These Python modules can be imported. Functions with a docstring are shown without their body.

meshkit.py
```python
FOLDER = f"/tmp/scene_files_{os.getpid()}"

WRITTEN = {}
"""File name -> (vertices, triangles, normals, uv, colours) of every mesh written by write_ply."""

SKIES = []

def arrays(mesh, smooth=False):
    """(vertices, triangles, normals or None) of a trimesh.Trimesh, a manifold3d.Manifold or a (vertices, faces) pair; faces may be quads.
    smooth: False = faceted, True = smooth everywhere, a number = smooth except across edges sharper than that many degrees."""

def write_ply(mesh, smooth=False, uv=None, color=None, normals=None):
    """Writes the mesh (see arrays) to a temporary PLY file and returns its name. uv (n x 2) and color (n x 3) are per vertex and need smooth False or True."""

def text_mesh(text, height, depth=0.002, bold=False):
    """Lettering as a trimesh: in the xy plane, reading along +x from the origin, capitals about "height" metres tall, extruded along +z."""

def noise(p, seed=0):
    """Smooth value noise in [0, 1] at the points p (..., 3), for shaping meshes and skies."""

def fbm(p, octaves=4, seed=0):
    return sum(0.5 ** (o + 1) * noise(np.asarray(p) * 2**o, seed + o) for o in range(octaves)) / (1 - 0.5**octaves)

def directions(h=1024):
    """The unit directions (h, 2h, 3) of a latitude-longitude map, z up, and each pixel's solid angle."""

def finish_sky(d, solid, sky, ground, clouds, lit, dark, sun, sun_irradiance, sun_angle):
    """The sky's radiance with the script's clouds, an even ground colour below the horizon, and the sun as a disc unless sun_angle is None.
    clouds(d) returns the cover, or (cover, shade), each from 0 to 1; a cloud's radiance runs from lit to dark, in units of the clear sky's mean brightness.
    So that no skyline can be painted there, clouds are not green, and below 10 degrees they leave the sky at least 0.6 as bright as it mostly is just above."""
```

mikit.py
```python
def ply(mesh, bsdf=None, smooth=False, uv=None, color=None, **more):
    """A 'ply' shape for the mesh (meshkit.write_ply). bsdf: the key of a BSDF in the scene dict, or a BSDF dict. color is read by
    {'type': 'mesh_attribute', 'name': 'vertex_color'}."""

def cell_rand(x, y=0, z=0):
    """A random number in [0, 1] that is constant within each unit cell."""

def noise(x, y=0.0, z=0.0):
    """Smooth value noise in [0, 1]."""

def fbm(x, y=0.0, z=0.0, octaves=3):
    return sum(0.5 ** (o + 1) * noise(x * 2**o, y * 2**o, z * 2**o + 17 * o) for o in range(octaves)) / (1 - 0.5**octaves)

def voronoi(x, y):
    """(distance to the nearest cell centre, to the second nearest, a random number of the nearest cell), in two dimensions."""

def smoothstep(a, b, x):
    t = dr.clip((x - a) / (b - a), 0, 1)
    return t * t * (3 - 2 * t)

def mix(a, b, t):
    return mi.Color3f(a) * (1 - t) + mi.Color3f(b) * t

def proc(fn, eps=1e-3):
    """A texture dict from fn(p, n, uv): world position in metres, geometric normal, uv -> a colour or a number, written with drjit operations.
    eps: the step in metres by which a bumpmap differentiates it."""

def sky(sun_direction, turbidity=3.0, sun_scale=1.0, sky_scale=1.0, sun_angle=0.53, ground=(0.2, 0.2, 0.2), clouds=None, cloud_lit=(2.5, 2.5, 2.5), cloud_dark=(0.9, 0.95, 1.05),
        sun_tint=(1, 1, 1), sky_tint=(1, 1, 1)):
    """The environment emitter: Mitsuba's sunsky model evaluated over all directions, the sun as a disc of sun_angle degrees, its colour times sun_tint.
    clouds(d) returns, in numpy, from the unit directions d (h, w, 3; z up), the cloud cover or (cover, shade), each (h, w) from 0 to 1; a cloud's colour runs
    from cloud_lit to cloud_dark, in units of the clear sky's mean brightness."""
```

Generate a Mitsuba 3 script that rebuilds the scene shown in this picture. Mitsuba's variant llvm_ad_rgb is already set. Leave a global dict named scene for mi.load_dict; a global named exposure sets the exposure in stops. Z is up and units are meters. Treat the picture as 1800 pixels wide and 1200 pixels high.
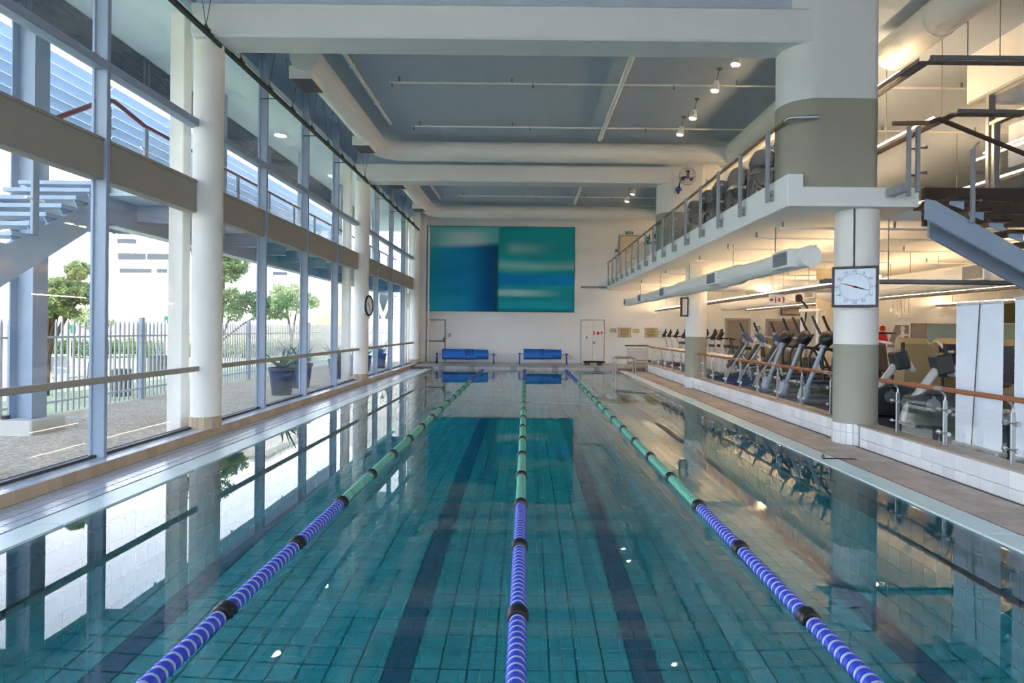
import math, numpy as np, trimesh, mitsuba as mi, mikit, meshkit
from shapely.geometry import Polygon, Point, box as sbox
from shapely import affinity
from shapely.ops import unary_union
T = mi.ScalarTransform4f
scene, labels = {}, {}
rng = np.random.default_rng(7)

# ------------------------------------------------------------------ camera, sky, exposure
FOCAL, VX, VY, EYE = 1050.0, 924.0, 578.0, 1.8
ROLL = math.radians(0.6)
scene['camera'] = {'type': 'perspective', 'fov_axis': 'x', 'fov': 2 * math.degrees(math.atan(900 / FOCAL)), 'near_clip': 0.05, 'far_clip': 500.0,
                   'principal_point_offset_x': (900 - VX) / 1800, 'principal_point_offset_y': (600 - VY) / 1200,
                   'to_world': T().look_at(origin=[0, 0, EYE], target=[0, 1, EYE], up=[-math.sin(ROLL), 0, math.cos(ROLL)])}


def haze(d):
    """Thin broken cloud, thickening to white haze low down all round."""
    t = np.clip((0.75 - d[..., 2]) / 0.6, 0, 1)
    return 0.1 + 0.2 * meshkit.fbm(d * 3.0, 3) + 0.7 * t * t * (3 - 2 * t)


scene['sky'] = mikit.sky([0.42, -0.2, 0.87], turbidity=3.0, sun_scale=0.5, sky_scale=1.4, sky_tint=(0.86, 1.0, 1.18), ground=(0.25, 0.25, 0.23),
                         clouds=haze, cloud_lit=(3.1, 3.3, 3.6), cloud_dark=(1.0, 1.05, 1.15))
exposure = 3.58
LAMP = 5.2          # radiance of the fluorescent tubes
SPOT = 20.0         # radiance of the small ceiling spots


def U(px, py):
    """Slopes (right, down) of the view ray through a point of the photograph."""
    dx, dy, c, s = px - VX, py - VY, math.cos(ROLL), math.sin(ROLL)
    return (dx * c + dy * s) / FOCAL, (-dx * s + dy * c) / FOCAL


def at(px, py, Y):
    u, v = U(px, py)
    return np.array([u * Y, Y, EYE - v * Y])


def on_x(px, py, X):
    u, v = U(px, py)
    return np.array([X, X / u, EYE - v * X / u])


# ------------------------------------------------------------------ helpers
def lin(r, g, b):
    return [((c / 255) / 12.92 if c / 255 < 0.04045 else ((c / 255 + 0.055) / 1.055) ** 2.4) for c in (r, g, b)]


def mat(name, rgb, rough=0.6, metallic=0.0, spec=0.5, **more):
    scene['mat_' + name] = {'type': 'twosided', 'b': {'type': 'principled', 'base_color': rgb if isinstance(rgb, dict) else {'type': 'rgb', 'value': lin(*rgb)},
                            'roughness': rough, 'metallic': metallic, 'specular': spec, **more}}
    return 'mat_' + name


def matte(name, rgb):
    scene['mat_' + name] = {'type': 'twosided', 'b': {'type': 'diffuse', 'reflectance': rgb if isinstance(rgb, dict) else {'type': 'rgb', 'value': lin(*rgb)}}}
    return 'mat_' + name


def numbered(key):
    if key not in scene and key not in labels:
        return key
    n = 1
    while f'{key}_{n:03d}' in scene or f'{key}_{n:03d}' in labels:
        n += 1
    return f'{key}_{n:03d}'


COUNT = {}


def nextkey(key):
    n = COUNT.get(key, 0)
    COUNT[key] = n + 1
    return key if n == 0 else f'{key}_{n:03d}'


PLACE = {}


def thing(name, label, cat=None, group=None, kind=None, to=None):
    k = nextkey(name)
    labels[k] = {'label': label}
    if cat: labels[k]['category'] = cat
    if group: labels[k]['group'] = group
    if kind: labels[k]['kind'] = kind
    PLACE[k] = to
    return k


def put(key, mesh, m, smooth=False, to=None, **more):
    d = mesh if isinstance(mesh, dict) else mikit.ply(mesh, m, smooth, **more)
    if to is not None:
        d = {**d, 'to_world': to}
    scene[key] = d
    return key


def part(parent, name, mesh, m=None, smooth=False, label=None, kind=None, to=None, **more):
    k = nextkey(parent + '__' + name)
    top = parent.split('__')[0]
    p = PLACE.get(top)
    if p is not None:
        to = p if to is None else p @ to
    put(k, mesh, m, smooth, to, **more)
    if label or kind:
        labels[k] = {}
        if label: labels[k]['label'] = label
        if kind: labels[k]['kind'] = kind
    return k


def one(name, mesh, m, label, cat=None, group=None, kind=None, smooth=False, to=None, **more):
    k = thing(name, label, cat, group, kind)
    put(k, mesh, m, smooth, to, **more)
    return k


cat_ = trimesh.util.concatenate


def bx(x0, x1, y0, y1, z0, z1):
    m = trimesh.creation.box((abs(x1 - x0), abs(y1 - y0), abs(z1 - z0)))
    m.apply_translation(((x0 + x1) / 2, (y0 + y1) / 2, (z0 + z1) / 2))
    return m


def rb(x0, x1, y0, y1, z0, z1, b=0.01):
    """Box with chamfered edges."""
    lo, hi = np.minimum([x0, y0, z0], [x1, y1, z1]), np.maximum([x0, y0, z0], [x1, y1, z1])
    b = min(b, *(0.45 * (hi - lo)))
    pts = []
    for i in range(8):
        s = np.array([i & 1, i >> 1 & 1, i >> 2 & 1])
        c = np.where(s == 1, hi, lo)
        d = np.where(s == 1, -b, b)
        for k in range(3):
            q = c + d
            q[k] = c[k]
            pts.append(q)
    return trimesh.convex.convex_hull(np.array(pts))


def tube(path, r, n=8, caps=True):
    p = np.asarray(path, float)
    t = np.gradient(p, axis=0)
    t /= np.linalg.norm(t, axis=1, keepdims=True) + 1e-12
    ref = np.array([0, 0, 1.0]) if abs(t[:, 2]).max() < 0.9 else (np.array([1.0, 0, 0]) if abs(t[:, 0]).max() < 0.9 else np.array([0.1, 1.0, 0.05]))
    a = np.cross(t, ref)
    a /= np.linalg.norm(a, axis=1, keepdims=True) + 1e-12
    b = np.cross(t, a)
    r = np.broadcast_to(np.asarray(r, float), (len(p),))
    ang = np.arange(n) * 2 * np.pi / n
    v = (p[:, None] + r[:, None, None] * (np.cos(ang)[None, :, None] * a[:, None] + np.sin(ang)[None, :, None] * b[:, None])).reshape(-1, 3)
    f = []
    for i in range(len(p) - 1):
        for j in range(n):
            k = (j + 1) % n
            f += [[i * n + j, (i + 1) * n + k, i * n + k], [i * n + j, (i + 1) * n + j, (i + 1) * n + k]]
    if caps:
        v = np.vstack([v, p[0], p[-1]])
        c0, c1, L = len(v) - 2, len(v) - 1, (len(p) - 1) * n
        for j in range(n):
            k = (j + 1) % n
            f += [[c0, j, k], [c1, L + k, L + j]]
    m = trimesh.Trimesh(v, f, process=False)
    m.fix_normals() if m.volume < 0 else None
    return m


def bend(pts, k=6, frac=0.35):
    """Rounds the corners of a polyline."""
    p = [np.asarray(q, float) for q in pts]
    out = [p[0]]
    for a, b, c in zip(p[:-2], p[1:-1], p[2:]):
        d = min(np.linalg.norm(a - b), np.linalg.norm(c - b)) * frac
        s, e = b + (a - b) / np.linalg.norm(a - b) * d, b + (c - b) / np.linalg.norm(c - b) * d
        for i in range(k + 1):
            t = i / k
            out.append((1 - t) ** 2 * s + 2 * t * (1 - t) * b + t * t * e)
    return np.array(out + [p[-1]])


def cyl(p0, p1, r, n=16):
    return tube([p0, p1], r, n)


def lathe(profile, n=24, center=(0, 0, 0)):
    """Closed profile of (radius, z) turned about z."""
    pr = np.asarray(profile, float)
    ang = np.arange(n) * 2 * np.pi / n
    v = np.stack([pr[:, None, 0] * np.cos(ang), pr[:, None, 0] * np.sin(ang), np.broadcast_to(pr[:, None, 1], (len(pr), n))], -1).reshape(-1, 3) + np.asarray(center)
    f = []
    for i in range(len(pr) - 1):
        for j in range(n):
            k = (j + 1) % n
            f += [[i * n + j, i * n + k, (i + 1) * n + k], [i * n + j, (i + 1) * n + k, (i + 1) * n + j]]
    return trimesh.Trimesh(v, f, process=False)


def prism(poly, axis, a0, a1):
    """Extrudes a polygon. axis 'x': polygon in (y, z); 'y': (x, z); 'z': (x, y)."""
    g = poly if hasattr(poly, 'geom_type') else Polygon(poly)
    gs = getattr(g, 'geoms', [g])
    m = cat_([trimesh.creation.extrude_polygon(q, abs(a1 - a0), engine='earcut') for q in gs])
    v = np.array(m.vertices)
    lo = min(a0, a1)
    if axis == 'z': w = np.c_[v[:, 0], v[:, 1], v[:, 2] + lo]
    elif axis == 'y': w = np.c_[v[:, 0], v[:, 2] + lo, v[:, 1]]
    else: w = np.c_[v[:, 2] + lo, v[:, 0], v[:, 1]]
    f = np.array(m.faces)
    if axis == 'y': f = f[:, ::-1]
    return trimesh.Trimesh(w, f, process=False)


def quad(a, b, c, d):
    return trimesh.Trimesh([a, b, c, d], [[0, 1, 2], [0, 2, 3]], process=False)


def xf(m, M):
    m = m.copy()
    m.apply_transform(M)
    return m


def rotm(deg, axis, point=(0, 0, 0)):
    return trimesh.transformations.rotation_matrix(math.radians(deg), axis, point)


def move(x, y, z, rz=0):
    t = T().translate([float(x), float(y), float(z)])
    return t.rotate([0, 0, 1], float(rz)) if rz else t


def ordinal(i):
    return ['first', 'second', 'third', 'fourth', 'fifth', 'sixth', 'seventh', 'eighth', 'ninth', 'tenth', 'eleventh', 'twelfth', 'thirteenth', 'fourteenth', 'fifteenth', 'sixteenth'][i]


# ------------------------------------------------------------------ materials
WALL = matte('wall_white', (222, 226, 228))
CEIL = matte('ceiling_grey', (178, 192, 206))
BEAM = matte('beam_white', (216, 220, 222))
COLW = matte('column_white', (226, 226, 222))
COLB = matte('column_olive', (156, 155, 142))
SLAB = matte('slab_white', (226, 228, 228))
DUCT = mat('duct_white', (214, 216, 214), 0.45)
STEEL = mat('steel_bluegrey', (142, 158, 178), 0.45)
TAUPE = mat('spandrel_taupe', (150, 145, 136), 0.6)
STEELR = mat('railing_grey', (142, 146, 152), 0.4)
ALU = mat('aluminium', (190, 192, 192), 0.3, 0.85)
CHROME = mat('chrome', (215, 215, 215), 0.12, 1.0)
WOOD = mat('wood_rail', (150, 92, 62), 0.35)
WOODG = mat('wood_rail_brown', (128, 100, 78), 0.4)
MAROON = mat('maroon_rail', (112, 52, 62), 0.4)
DARKWOOD = mat('dark_timber', (72, 58, 52), 0.4)
BLACK = mat('black_plastic', (28, 29, 32), 0.4)
DARK = mat('dark_grey_plastic', (52, 56, 60), 0.45)
SHIELD = mat('console_grey', (62, 68, 72), 0.5)
MIDG = mat('mid_grey', (122, 126, 132), 0.45)
SLATE = mat('slate_blue_plastic', (72, 86, 112), 0.4)
BLUEG = mat('bluegrey_paint', (150, 168, 190), 0.35)
LIGHTG = mat('light_grey_paint', (186, 188, 190), 0.4)
FRAMEG = mat('frame_grey', (160, 163, 168), 0.4)
WHITEP = mat('white_paint', (228, 228, 224), 0.4)
TAN = mat('tan_shroud', (150, 134, 100), 0.4)
BROWNSEAT = mat('brown_vinyl', (84, 74, 70), 0.5)
BLUECOVER = mat('blue_cover', (20, 92, 178), 0.55)
BLUESTRAP = mat('blue_strap', (16, 50, 130), 0.6)
BLUEFRAME = mat('blue_frame', (40, 70, 170), 0.4)
ROPEB = mat('float_blue', (40, 62, 172), 0.3)
ROPEW = mat('float_white', (150, 160, 205), 0.3)
ROPEG = mat('float_green', (70, 150, 128), 0.3)
ROPEGL = mat('float_pale_green', (140, 196, 176), 0.3)
ROPEK = mat('float_black', (26, 26, 30), 0.35)
TEAL = [mat('pool_tile_%d' % i, c, 0.25) for i, c in enumerate([(46, 166, 176), (50, 171, 181), (42, 161, 171)])]
TEALD = mat('pool_tile_dark', (22, 100, 128), 0.25)
TEALW = mat('pool_wall_tile', (30, 118, 132), 0.25)
GROUT = matte('pool_grout', (18, 92, 104))
DECK = [mat('deck_tile_%d' % i, c, 0.5) for i, c in enumerate([(164, 150, 138), (156, 143, 132), (170, 156, 145)])]
DECKG = matte('deck_grout', (112, 102, 94))
WTILE = [mat('white_tile_%d' % i, c, 0.3) for i, c in enumerate([(212, 214, 216), (206, 208, 211), (217, 218, 219)])]
WGROUT = matte('wall_grout', (150, 152, 156))
RTILE = [mat('riser_tile_%d' % i, c, 0.4) for i, c in enumerate([(172, 152, 128), (164, 145, 122), (178, 158, 134)])]
RGROUT = matte('riser_grout', (116, 102, 86))
WETTILE = mat('wet_tile', (168, 176, 190), 0.16)
COPING = mat('coping_pale', (186, 206, 208), 0.3)
GTILE = [mat('grey_tile_%d' % i, c, 0.35) for i, c in enumerate([(150, 152, 154), (143, 146, 149), (112, 116, 121)])]
COLT = mat('column_tile', (176, 168, 158), 0.4)
CARPET = matte('gym_carpet', (66, 76, 92))
CONC = matte('concrete', (196, 194, 188))
EXTW = matte('exterior_white', (232, 231, 226))
EXTDARK = mat('exterior_glass_dark', (70, 76, 84), 0.2)
SLATBLUE = mat('louvre_blue', (150, 172, 196), 0.45)
GRILLE = mat('grille_dark', (70, 86, 108), 0.5)
SOFFIT = matte('soffit_pale', (212, 230, 242))
FENCE = mat('fence_grey', (176, 182, 190), 0.5)
BARK = matte('bark', (96, 84, 70))
POT = mat('pot_dark', (52, 60, 78), 0.5)
POTBLUE = mat('pot_blue', (30, 66, 120), 0.5)
SOIL = matte('soil', (60, 50, 42))
TRAYM = mat('tray_metal', (128, 130, 132), 0.5, 0.3)
TRAYD = mat('tray_dark', (100, 101, 104), 0.6)
RAILGREEN = mat('rail_dark_green', (52, 66, 64), 0.5)
BRASS = mat('plaque_gold', (196, 178, 132), 0.4)
INK = matte('ink_black', (24, 24, 26))
REDP = mat('red_paint', (190, 40, 44), 0.5)
GREENS = mat('exit_green', (30, 120, 84), 0.5)
DOORW = mat('door_white', (214, 215, 214), 0.45)
DOORG = mat('door_grey', (136, 130, 128), 0.5)
DOORF = mat('door_frame_grey', (160, 154, 150), 0.5)
SCREEN = mat('screen_black', (16, 16, 18), 0.15)
FACE = mat('clock_face', (206, 218, 232), 0.35)
BANNER = matte('banner_white', (222, 228, 238))
OLIVEPANEL = matte('olive_panel', (96, 96, 70))
CHAIRB = mat('chair_blue', (90, 110, 170), 0.5)
LEAF = {}
for nm, c in dict(leaf_mid=(140, 160, 112), leaf_deep=(112, 138, 96), leaf_pale=(172, 184, 140), leaf_dry=(192, 186, 146), leaf_aloe=(104, 134, 108)).items():
    LEAF[nm] = 'mat_' + nm
    scene['mat_' + nm] = {'type': 'principledthin', 'base_color': {'type': 'rgb', 'value': lin(*c)}, 'roughness': 0.5, 'diff_trans': 0.7}
scene['mat_pane'] = {'type': 'thindielectric', 'int_ior': 1.5}
scene['mat_water'] = {'type': 'dielectric', 'int_ior': 1.38, 'ext_ior': 1.0}
PANE, WATER = 'mat_pane', 'mat_water'


def fn_painting(p, n, uv):
    import drjit as dr
    ss, mix, fbm = mikit.smoothstep, mikit.mix, mikit.fbm
    u, v = (p.x + 4.81) / 7.08, (p.z - 2.63) / 4.0
    w = fbm(u * 2.2, v * 7.0, 3.0, 3) - 0.5
    # left half: pale surface over a deep blue mass
    a = mix(lin(44, 164, 194), lin(34, 136, 188), ss(0.0, 0.3, u + 0.3 * w))
    a = mix(a, lin(24, 84, 138), ss(0.26, 0.46, u))
    a = mix(a, lin(34, 84, 104), ss(0.44, 0.475, u) * 0.8)
    a = mix(a, lin(34, 164, 190), ss(0.3, 0.0, v) * ss(0.34, 0.0, u) * 0.6)
    top = mix(lin(82, 180, 192), lin(184, 216, 220), ss(0.0, 0.3, u) * ss(0.5, 0.3, u) * 0.9 + 0.1)
    top = mix(top, lin(92, 188, 196), ss(0.9, 1.0, v))
    a = mix(a, top, ss(0.70, 0.80, v + 0.02 * w - 0.1 * u))
    # right half: teal bands
    b = mix(lin(34, 146, 158), lin(44, 166, 176), fbm(u * 4.0, v * 3.0, 1.0, 3))
    b = mix(b, lin(150, 200, 200), ss(0.12, 0.0, dr.abs(v - 0.74 + 0.1 * w)) * ss(0.52, 0.6, u) * ss(0.9, 0.6, u) * 0.7)
    b = mix(b, lin(130, 190, 188), ss(0.09, 0.0, dr.abs(v - 0.54 + 0.06 * w)) * 0.8)
    b = mix(b, lin(28, 132, 194), ss(0.09, 0.05, dr.abs(v - 0.375 + 0.03 * w)))
    b = mix(b, lin(164, 208, 216), ss(0.06, 0.015, dr.abs(v - 0.215 + 0.02 * w)) * ss(0.95, 0.62, u) * 0.9)
    b = mix(b, lin(44, 162, 184), ss(0.17, 0.08, v))
    b = mix(b, lin(24, 132, 144), ss(0.06, 0.0, v))
    return mix(a, b, ss(0.48, 0.505, u))


def fn_gravel(p, n, uv):
    f1, f2, r = mikit.voronoi(p.x * 26, p.y * 26)
    big = mikit.fbm(p.x * 1.5, p.y * 1.5, 0, 3)
    return mikit.mix(lin(164, 152, 134), lin(230, 220, 202), r * 0.7 + 0.3 * big)


def fn_gravel_h(p, n, uv):
    f1, f2, r = mikit.voronoi(p.x * 26, p.y * 26)
    return mikit.smoothstep(0.7, 0.0, f1)


def fn_lawn(p, n, uv):
    return mikit.mix(lin(146, 162, 120), lin(196, 202, 160), mikit.fbm(p.x * 2.3, p.y * 2.3, 0, 4))


def fn_bank(p, n, uv):
    return mikit.mix(lin(140, 146, 92), lin(208, 196, 156), mikit.fbm(p.x * 0.9, p.y * 0.9, p.z * 0.9, 4))


matte('painting', mikit.proc(fn_painting))
scene['mat_gravel'] = {'type': 'bumpmap', 'arbitrary': mikit.proc(fn_gravel_h, 2e-3), 'scale': 0.012, 'b': {'type': 'diffuse', 'reflectance': mikit.proc(fn_gravel)}}
matte('lawn', mikit.proc(fn_lawn))
matte('bank', mikit.proc(fn_bank))

# ------------------------------------------------------------------ layout constants
YW = 28.4                      # far wall
YP0, YP1 = 1.1, 25.0           # pool ends
XP = 3.92                      # half width of the pool
ZC, ZD, ZG, ZWAT = 0.10, 0.20, 0.38, 0.085  # coping, far deck, gym floor
ZCEIL = 7.15
GRID = (9.25, 17.93, 26.61)    # column lines
STEP = 2.17
XGL = -5.08                    # plane of the glass
YB = -4.0                      # wall behind the camera
XR = 22.0                      # gym wall on the right
XB = 3.85                      # edge of the balcony

# ------------------------------------------------------------------ SETTING: room shell
S = dict(kind='structure')
one('ceiling', bx(-8.2, XR + 0.3, YB - 0.3, YW + 0.3, ZCEIL, ZCEIL + 0.3), CEIL, 'pale grey painted concrete ceiling over pool hall and balcony', **S)
k = thing('wall_far', 'white end wall behind the far deck of the pool', **S)
part(k, 'plaster', bx(-5.4, XR + 0.3, YW, YW + 0.3, -0.2, ZCEIL), WALL)
one('wall_right', bx(XR, XR + 0.3, YB, YW, 0, ZCEIL), WALL, 'white gym wall closing the hall on the right', **S)
k = thing('wall_near', 'glazed wall behind the camera with a white pier on the gym side', **S)
part(k, 'plinth', bx(-5.4, 9.0, YB - 0.2, YB, -0.2, 0.45), WALL)
part(k, 'pier', bx(9.0, XR + 0.3, YB - 0.3, YB, -0.2, ZCEIL), WALL)
part(k, 'head', bx(-5.4, 9.0, YB - 0.2, YB, 5.2, ZCEIL), WALL)
for i in range(7):
    part(k, 'mullion', rb(-5.2 + 2.3 * i, -5.08 + 2.3 * i, YB - 0.15, YB, 0.4, 5.25, 0.006), STEEL)
    if i < 6:
        part(k, 'pane', quad((-5.1 + 2.3 * i, YB - 0.08, 0.45), (-2.9 + 2.3 * i, YB - 0.08, 0.45), (-2.9 + 2.3 * i, YB - 0.08, 5.2), (-5.1 + 2.3 * i, YB - 0.08, 5.2)), PANE)
k = thing('wall_left', 'white corner pier between the last glazed bay and the end wall', **S)
part(k, 'plaster', bx(-5.3, -4.97, 26.9, YW, 0.16, ZCEIL), WALL)
part(k, 'corner_pier', rb(-4.97, -4.72, 28.0, YW, 0.16, ZCEIL, 0.02), WALL)
part(k, 'drain_pipe', cyl((-4.62, 28.25, 0.16), (-4.62, 28.25, 6.6), 0.05, 10), WHITEP, 40)

# the pool
k = thing('floor', 'tiled pool surround, pool basin and decks', **S)
part(k, 'near_deck', bx(-4.79, 5.3, YB, YP0, -0.3, ZD), DECK[0])
part(k, 'far_deck', bx(-5.0, 5.0, YP1 + 0.02, YW, -0.3, ZD - 0.012), DECKG)
part(k, 'gym_carpet', bx(5.3, XR, YB, YW, -0.3, ZG), CARPET, label='dark blue grey carpet of the gym')
part(k, 'deck_bed', bx(XP + 0.3, 5.0, YP0, YP1, -0.3, ZC - 0.012), DECKG)
part(k, 'left_bed', bx(-4.80, -XP - 0.3, YP0, YP1 + 0.4, -0.3, ZC - 0.010), matte('wet_grout', (84, 90, 104)))
part(k, 'edge_step', rb(5.0, 6.4, 24.4, 25.0, 0.0, ZG, 0.01), DECK[0])


def tile(w, d, h, b=0.004):
    """A tile as an open box with a bevelled top, centred, top at z = 0."""
    x, y = w / 2, d / 2
    v = [(-x, -y, -h), (x, -y, -h), (x, y, -h), (-x, y, -h), (-x, -y, -b), (x, -y, -b), (x, y, -b), (-x, y, -b),
         (-x + b, -y + b, 0), (x - b, -y + b, 0), (x - b, y - b, 0), (-x + b, y - b, 0)]
    f = []
    for o in (0, 4):
        for j in range(4):
            i = (j + 1) % 4
            f += [[o + j, o + i, o + 4 + i], [o + j, o + 4 + i, o + 4 + j]]
    f += [[8, 9, 10], [8, 10, 11]]
    return trimesh.Trimesh(v, f, process=False)


def many(mesh, places):
    v, f = np.array(mesh.vertices), np.array(mesh.faces)
    P = np.asarray(places, float)
    return trimesh.Trimesh((v[None] + P[:, None]).reshape(-1, 3), (f[None] + (np.arange(len(P)) * len(v))[:, None, None]).reshape(-1, 3), process=False)


def stand_x(m, sign=1):
    """Turns a flat tile (top +z) to face -x (sign -1) or +x (sign 1), its local y staying along y."""
    return xf(m, rotm(90 * sign, (0, 1, 0)))


ZB = -1.32                     # pool bottom
basin = thing('pool_basin', 'teal tiled swimming pool basin under the water', **S)
part(basin, 'bed', cat_([bx(-XP - 0.02, XP + 0.02, YP0 - 0.02, YP1 + 0.02, ZB - 0.2, ZB - 0.008), bx(-XP - 0.2, -XP - 0.008, YP0, YP1, ZB, 0.06), bx(XP + 0.008, XP + 0.2, YP0, YP1, ZB, 0.06),
                         bx(-XP, XP, YP0 - 0.2, YP0 - 0.008, ZB, 0.0), bx(-XP, XP, YP1 + 0.008, YP1 + 0.2, ZB, 0.0)]), GROUT)
G = 0.19
fl = tile(G - 0.011, G - 0.011, 0.02, 0.003)
fld = [mikit.ply(fl, m) for m in TEAL] + [mikit.ply(fl, TEALD)]
spots = []
for i in range(-21, 21):
    for j in range(int((YP1 - YP0) / G)):
        x, y = (i + 0.5) * G, YP0 + (j + 0.5) * G
        if abs(x) > XP: continue
        dark = min(abs(abs(x) - 0.855), abs(abs(x) - 2.755)) < 0.05 and YP0 + 1.6 < y < YP1 - 1.6
        spots.append((x, y, 3 if dark else int(rng.integers(0, 3))))
near = sorted(spots, key=lambda s: (s[1] if abs(s[0]) < 0.42 * s[1] + 0.8 and s[1] > 3.4 else 99))
for x, y, c in near[:300]:
    part(basin, 'tile', fld[c], to=move(x, y, ZB))
for c in range(4):
    q = [(x, y, ZB) for x, y, cc in near[300:] if cc == c]
    part(basin, 'floor_tiling', many(fl, q), TEAL[c] if c < 3 else TEALD, kind='stuff', label='dark lane stripes of the pool floor' if c == 3 else 'teal tiles of the pool floor')
ws = stand_x(fl, 1)
q = [(-XP, YP0 + (j + 0.5) * G, 0.0 - i * G) for i in range(7) for j in range(125)]
part(basin, 'wall_tiling', many(ws, q), TEALW, kind='stuff')
ws = stand_x(fl, -1)
part(basin, 'wall_tiling', many(ws, [(-x, y, z) for x, y, z in q]), TEALW, kind='stuff')
we = xf(fl, rotm(90, (1, 0, 0)))
part(basin, 'wall_tiling', many(we, [((i + 0.5) * G, YP1, 0.0 - j * G) for i in range(-21, 21) if abs(i + 0.5) * G < XP for j in range(7)]), TEAL[0], kind='stuff')

# far deck: raised edge with grey tiles towards the water, pale nosing, floor tiles
ft = tile(0.244, 0.14, 0.02, 0.003)
ftm = xf(ft, rotm(90, (1, 0, 0)))
fdeck = [mikit.ply(ftm, m) for m in GTILE]
n = 0
for i in range(-16, 17):
    x = i * 0.25
    if abs(x) > XP: continue
    part('floor', 'edge_tile', fdeck[2 if i in (-14, -9, -2, 5, 12) else int(rng.integers(0, 2))], to=move(x, YP1, 0.118))
ftop = tile(0.244, 0.394, 0.02, 0.004)
ftd = [mikit.ply(ftop, m) for m in GTILE]
for r in range(2):
    for i in range(-18, 19):
        part('floor', 'far_deck_tile', ftd[2 if i in (-14, -9, -2, 5, 12) else int(rng.integers(0, 2))], to=move(i * 0.25, YP1 + 0.22 + r * 0.4, ZD))
ftop2 = tile(0.494, 0.494, 0.02, 0.004)
ftd2 = mikit.ply(ftop2, GTILE[0])
for r in range(5):
    for i in range(-9, 10):
        part('floor', 'far_deck_slab', ftd2, to=move(i * 0.5, YP1 + 1.07 + r * 0.5, ZD))

# side copings, decks and their tiles
for s, nm in ((-1, 'left'), (1, 'right')):
    c = thing('coping', f'pale smooth coping strip along the {nm} edge of the pool', 'coping')
    n = 12
    L = (YP1 - YP0) / n
    for i in range(n):
        a, b = sorted((s * (XP - 0.02), s * (XP + 0.3)))
        part(c, 'coping_stone', rb(a, b, YP0 + i * L + 0.002, YP0 + (i + 1) * L - 0.002, -0.06, ZC, 0.012), COPING)
dt = tile(0.225, 0.194, 0.02, 0.003)
dtd = [mikit.ply(dt, m) for m in DECK]
deck = [(4.36 + 0.23 * i, 4.6 + 0.2 * j) for j in range(100) for i in range(3) if 4.6 + 0.2 * j < YP1]
for x, y in deck[:300]:
    part('floor', 'deck_tile', dtd[int(rng.integers(0, 3))], to=move(x, y, ZC))
mt = tile(0.132, 0.101, 0.016, 0.003)
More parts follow.
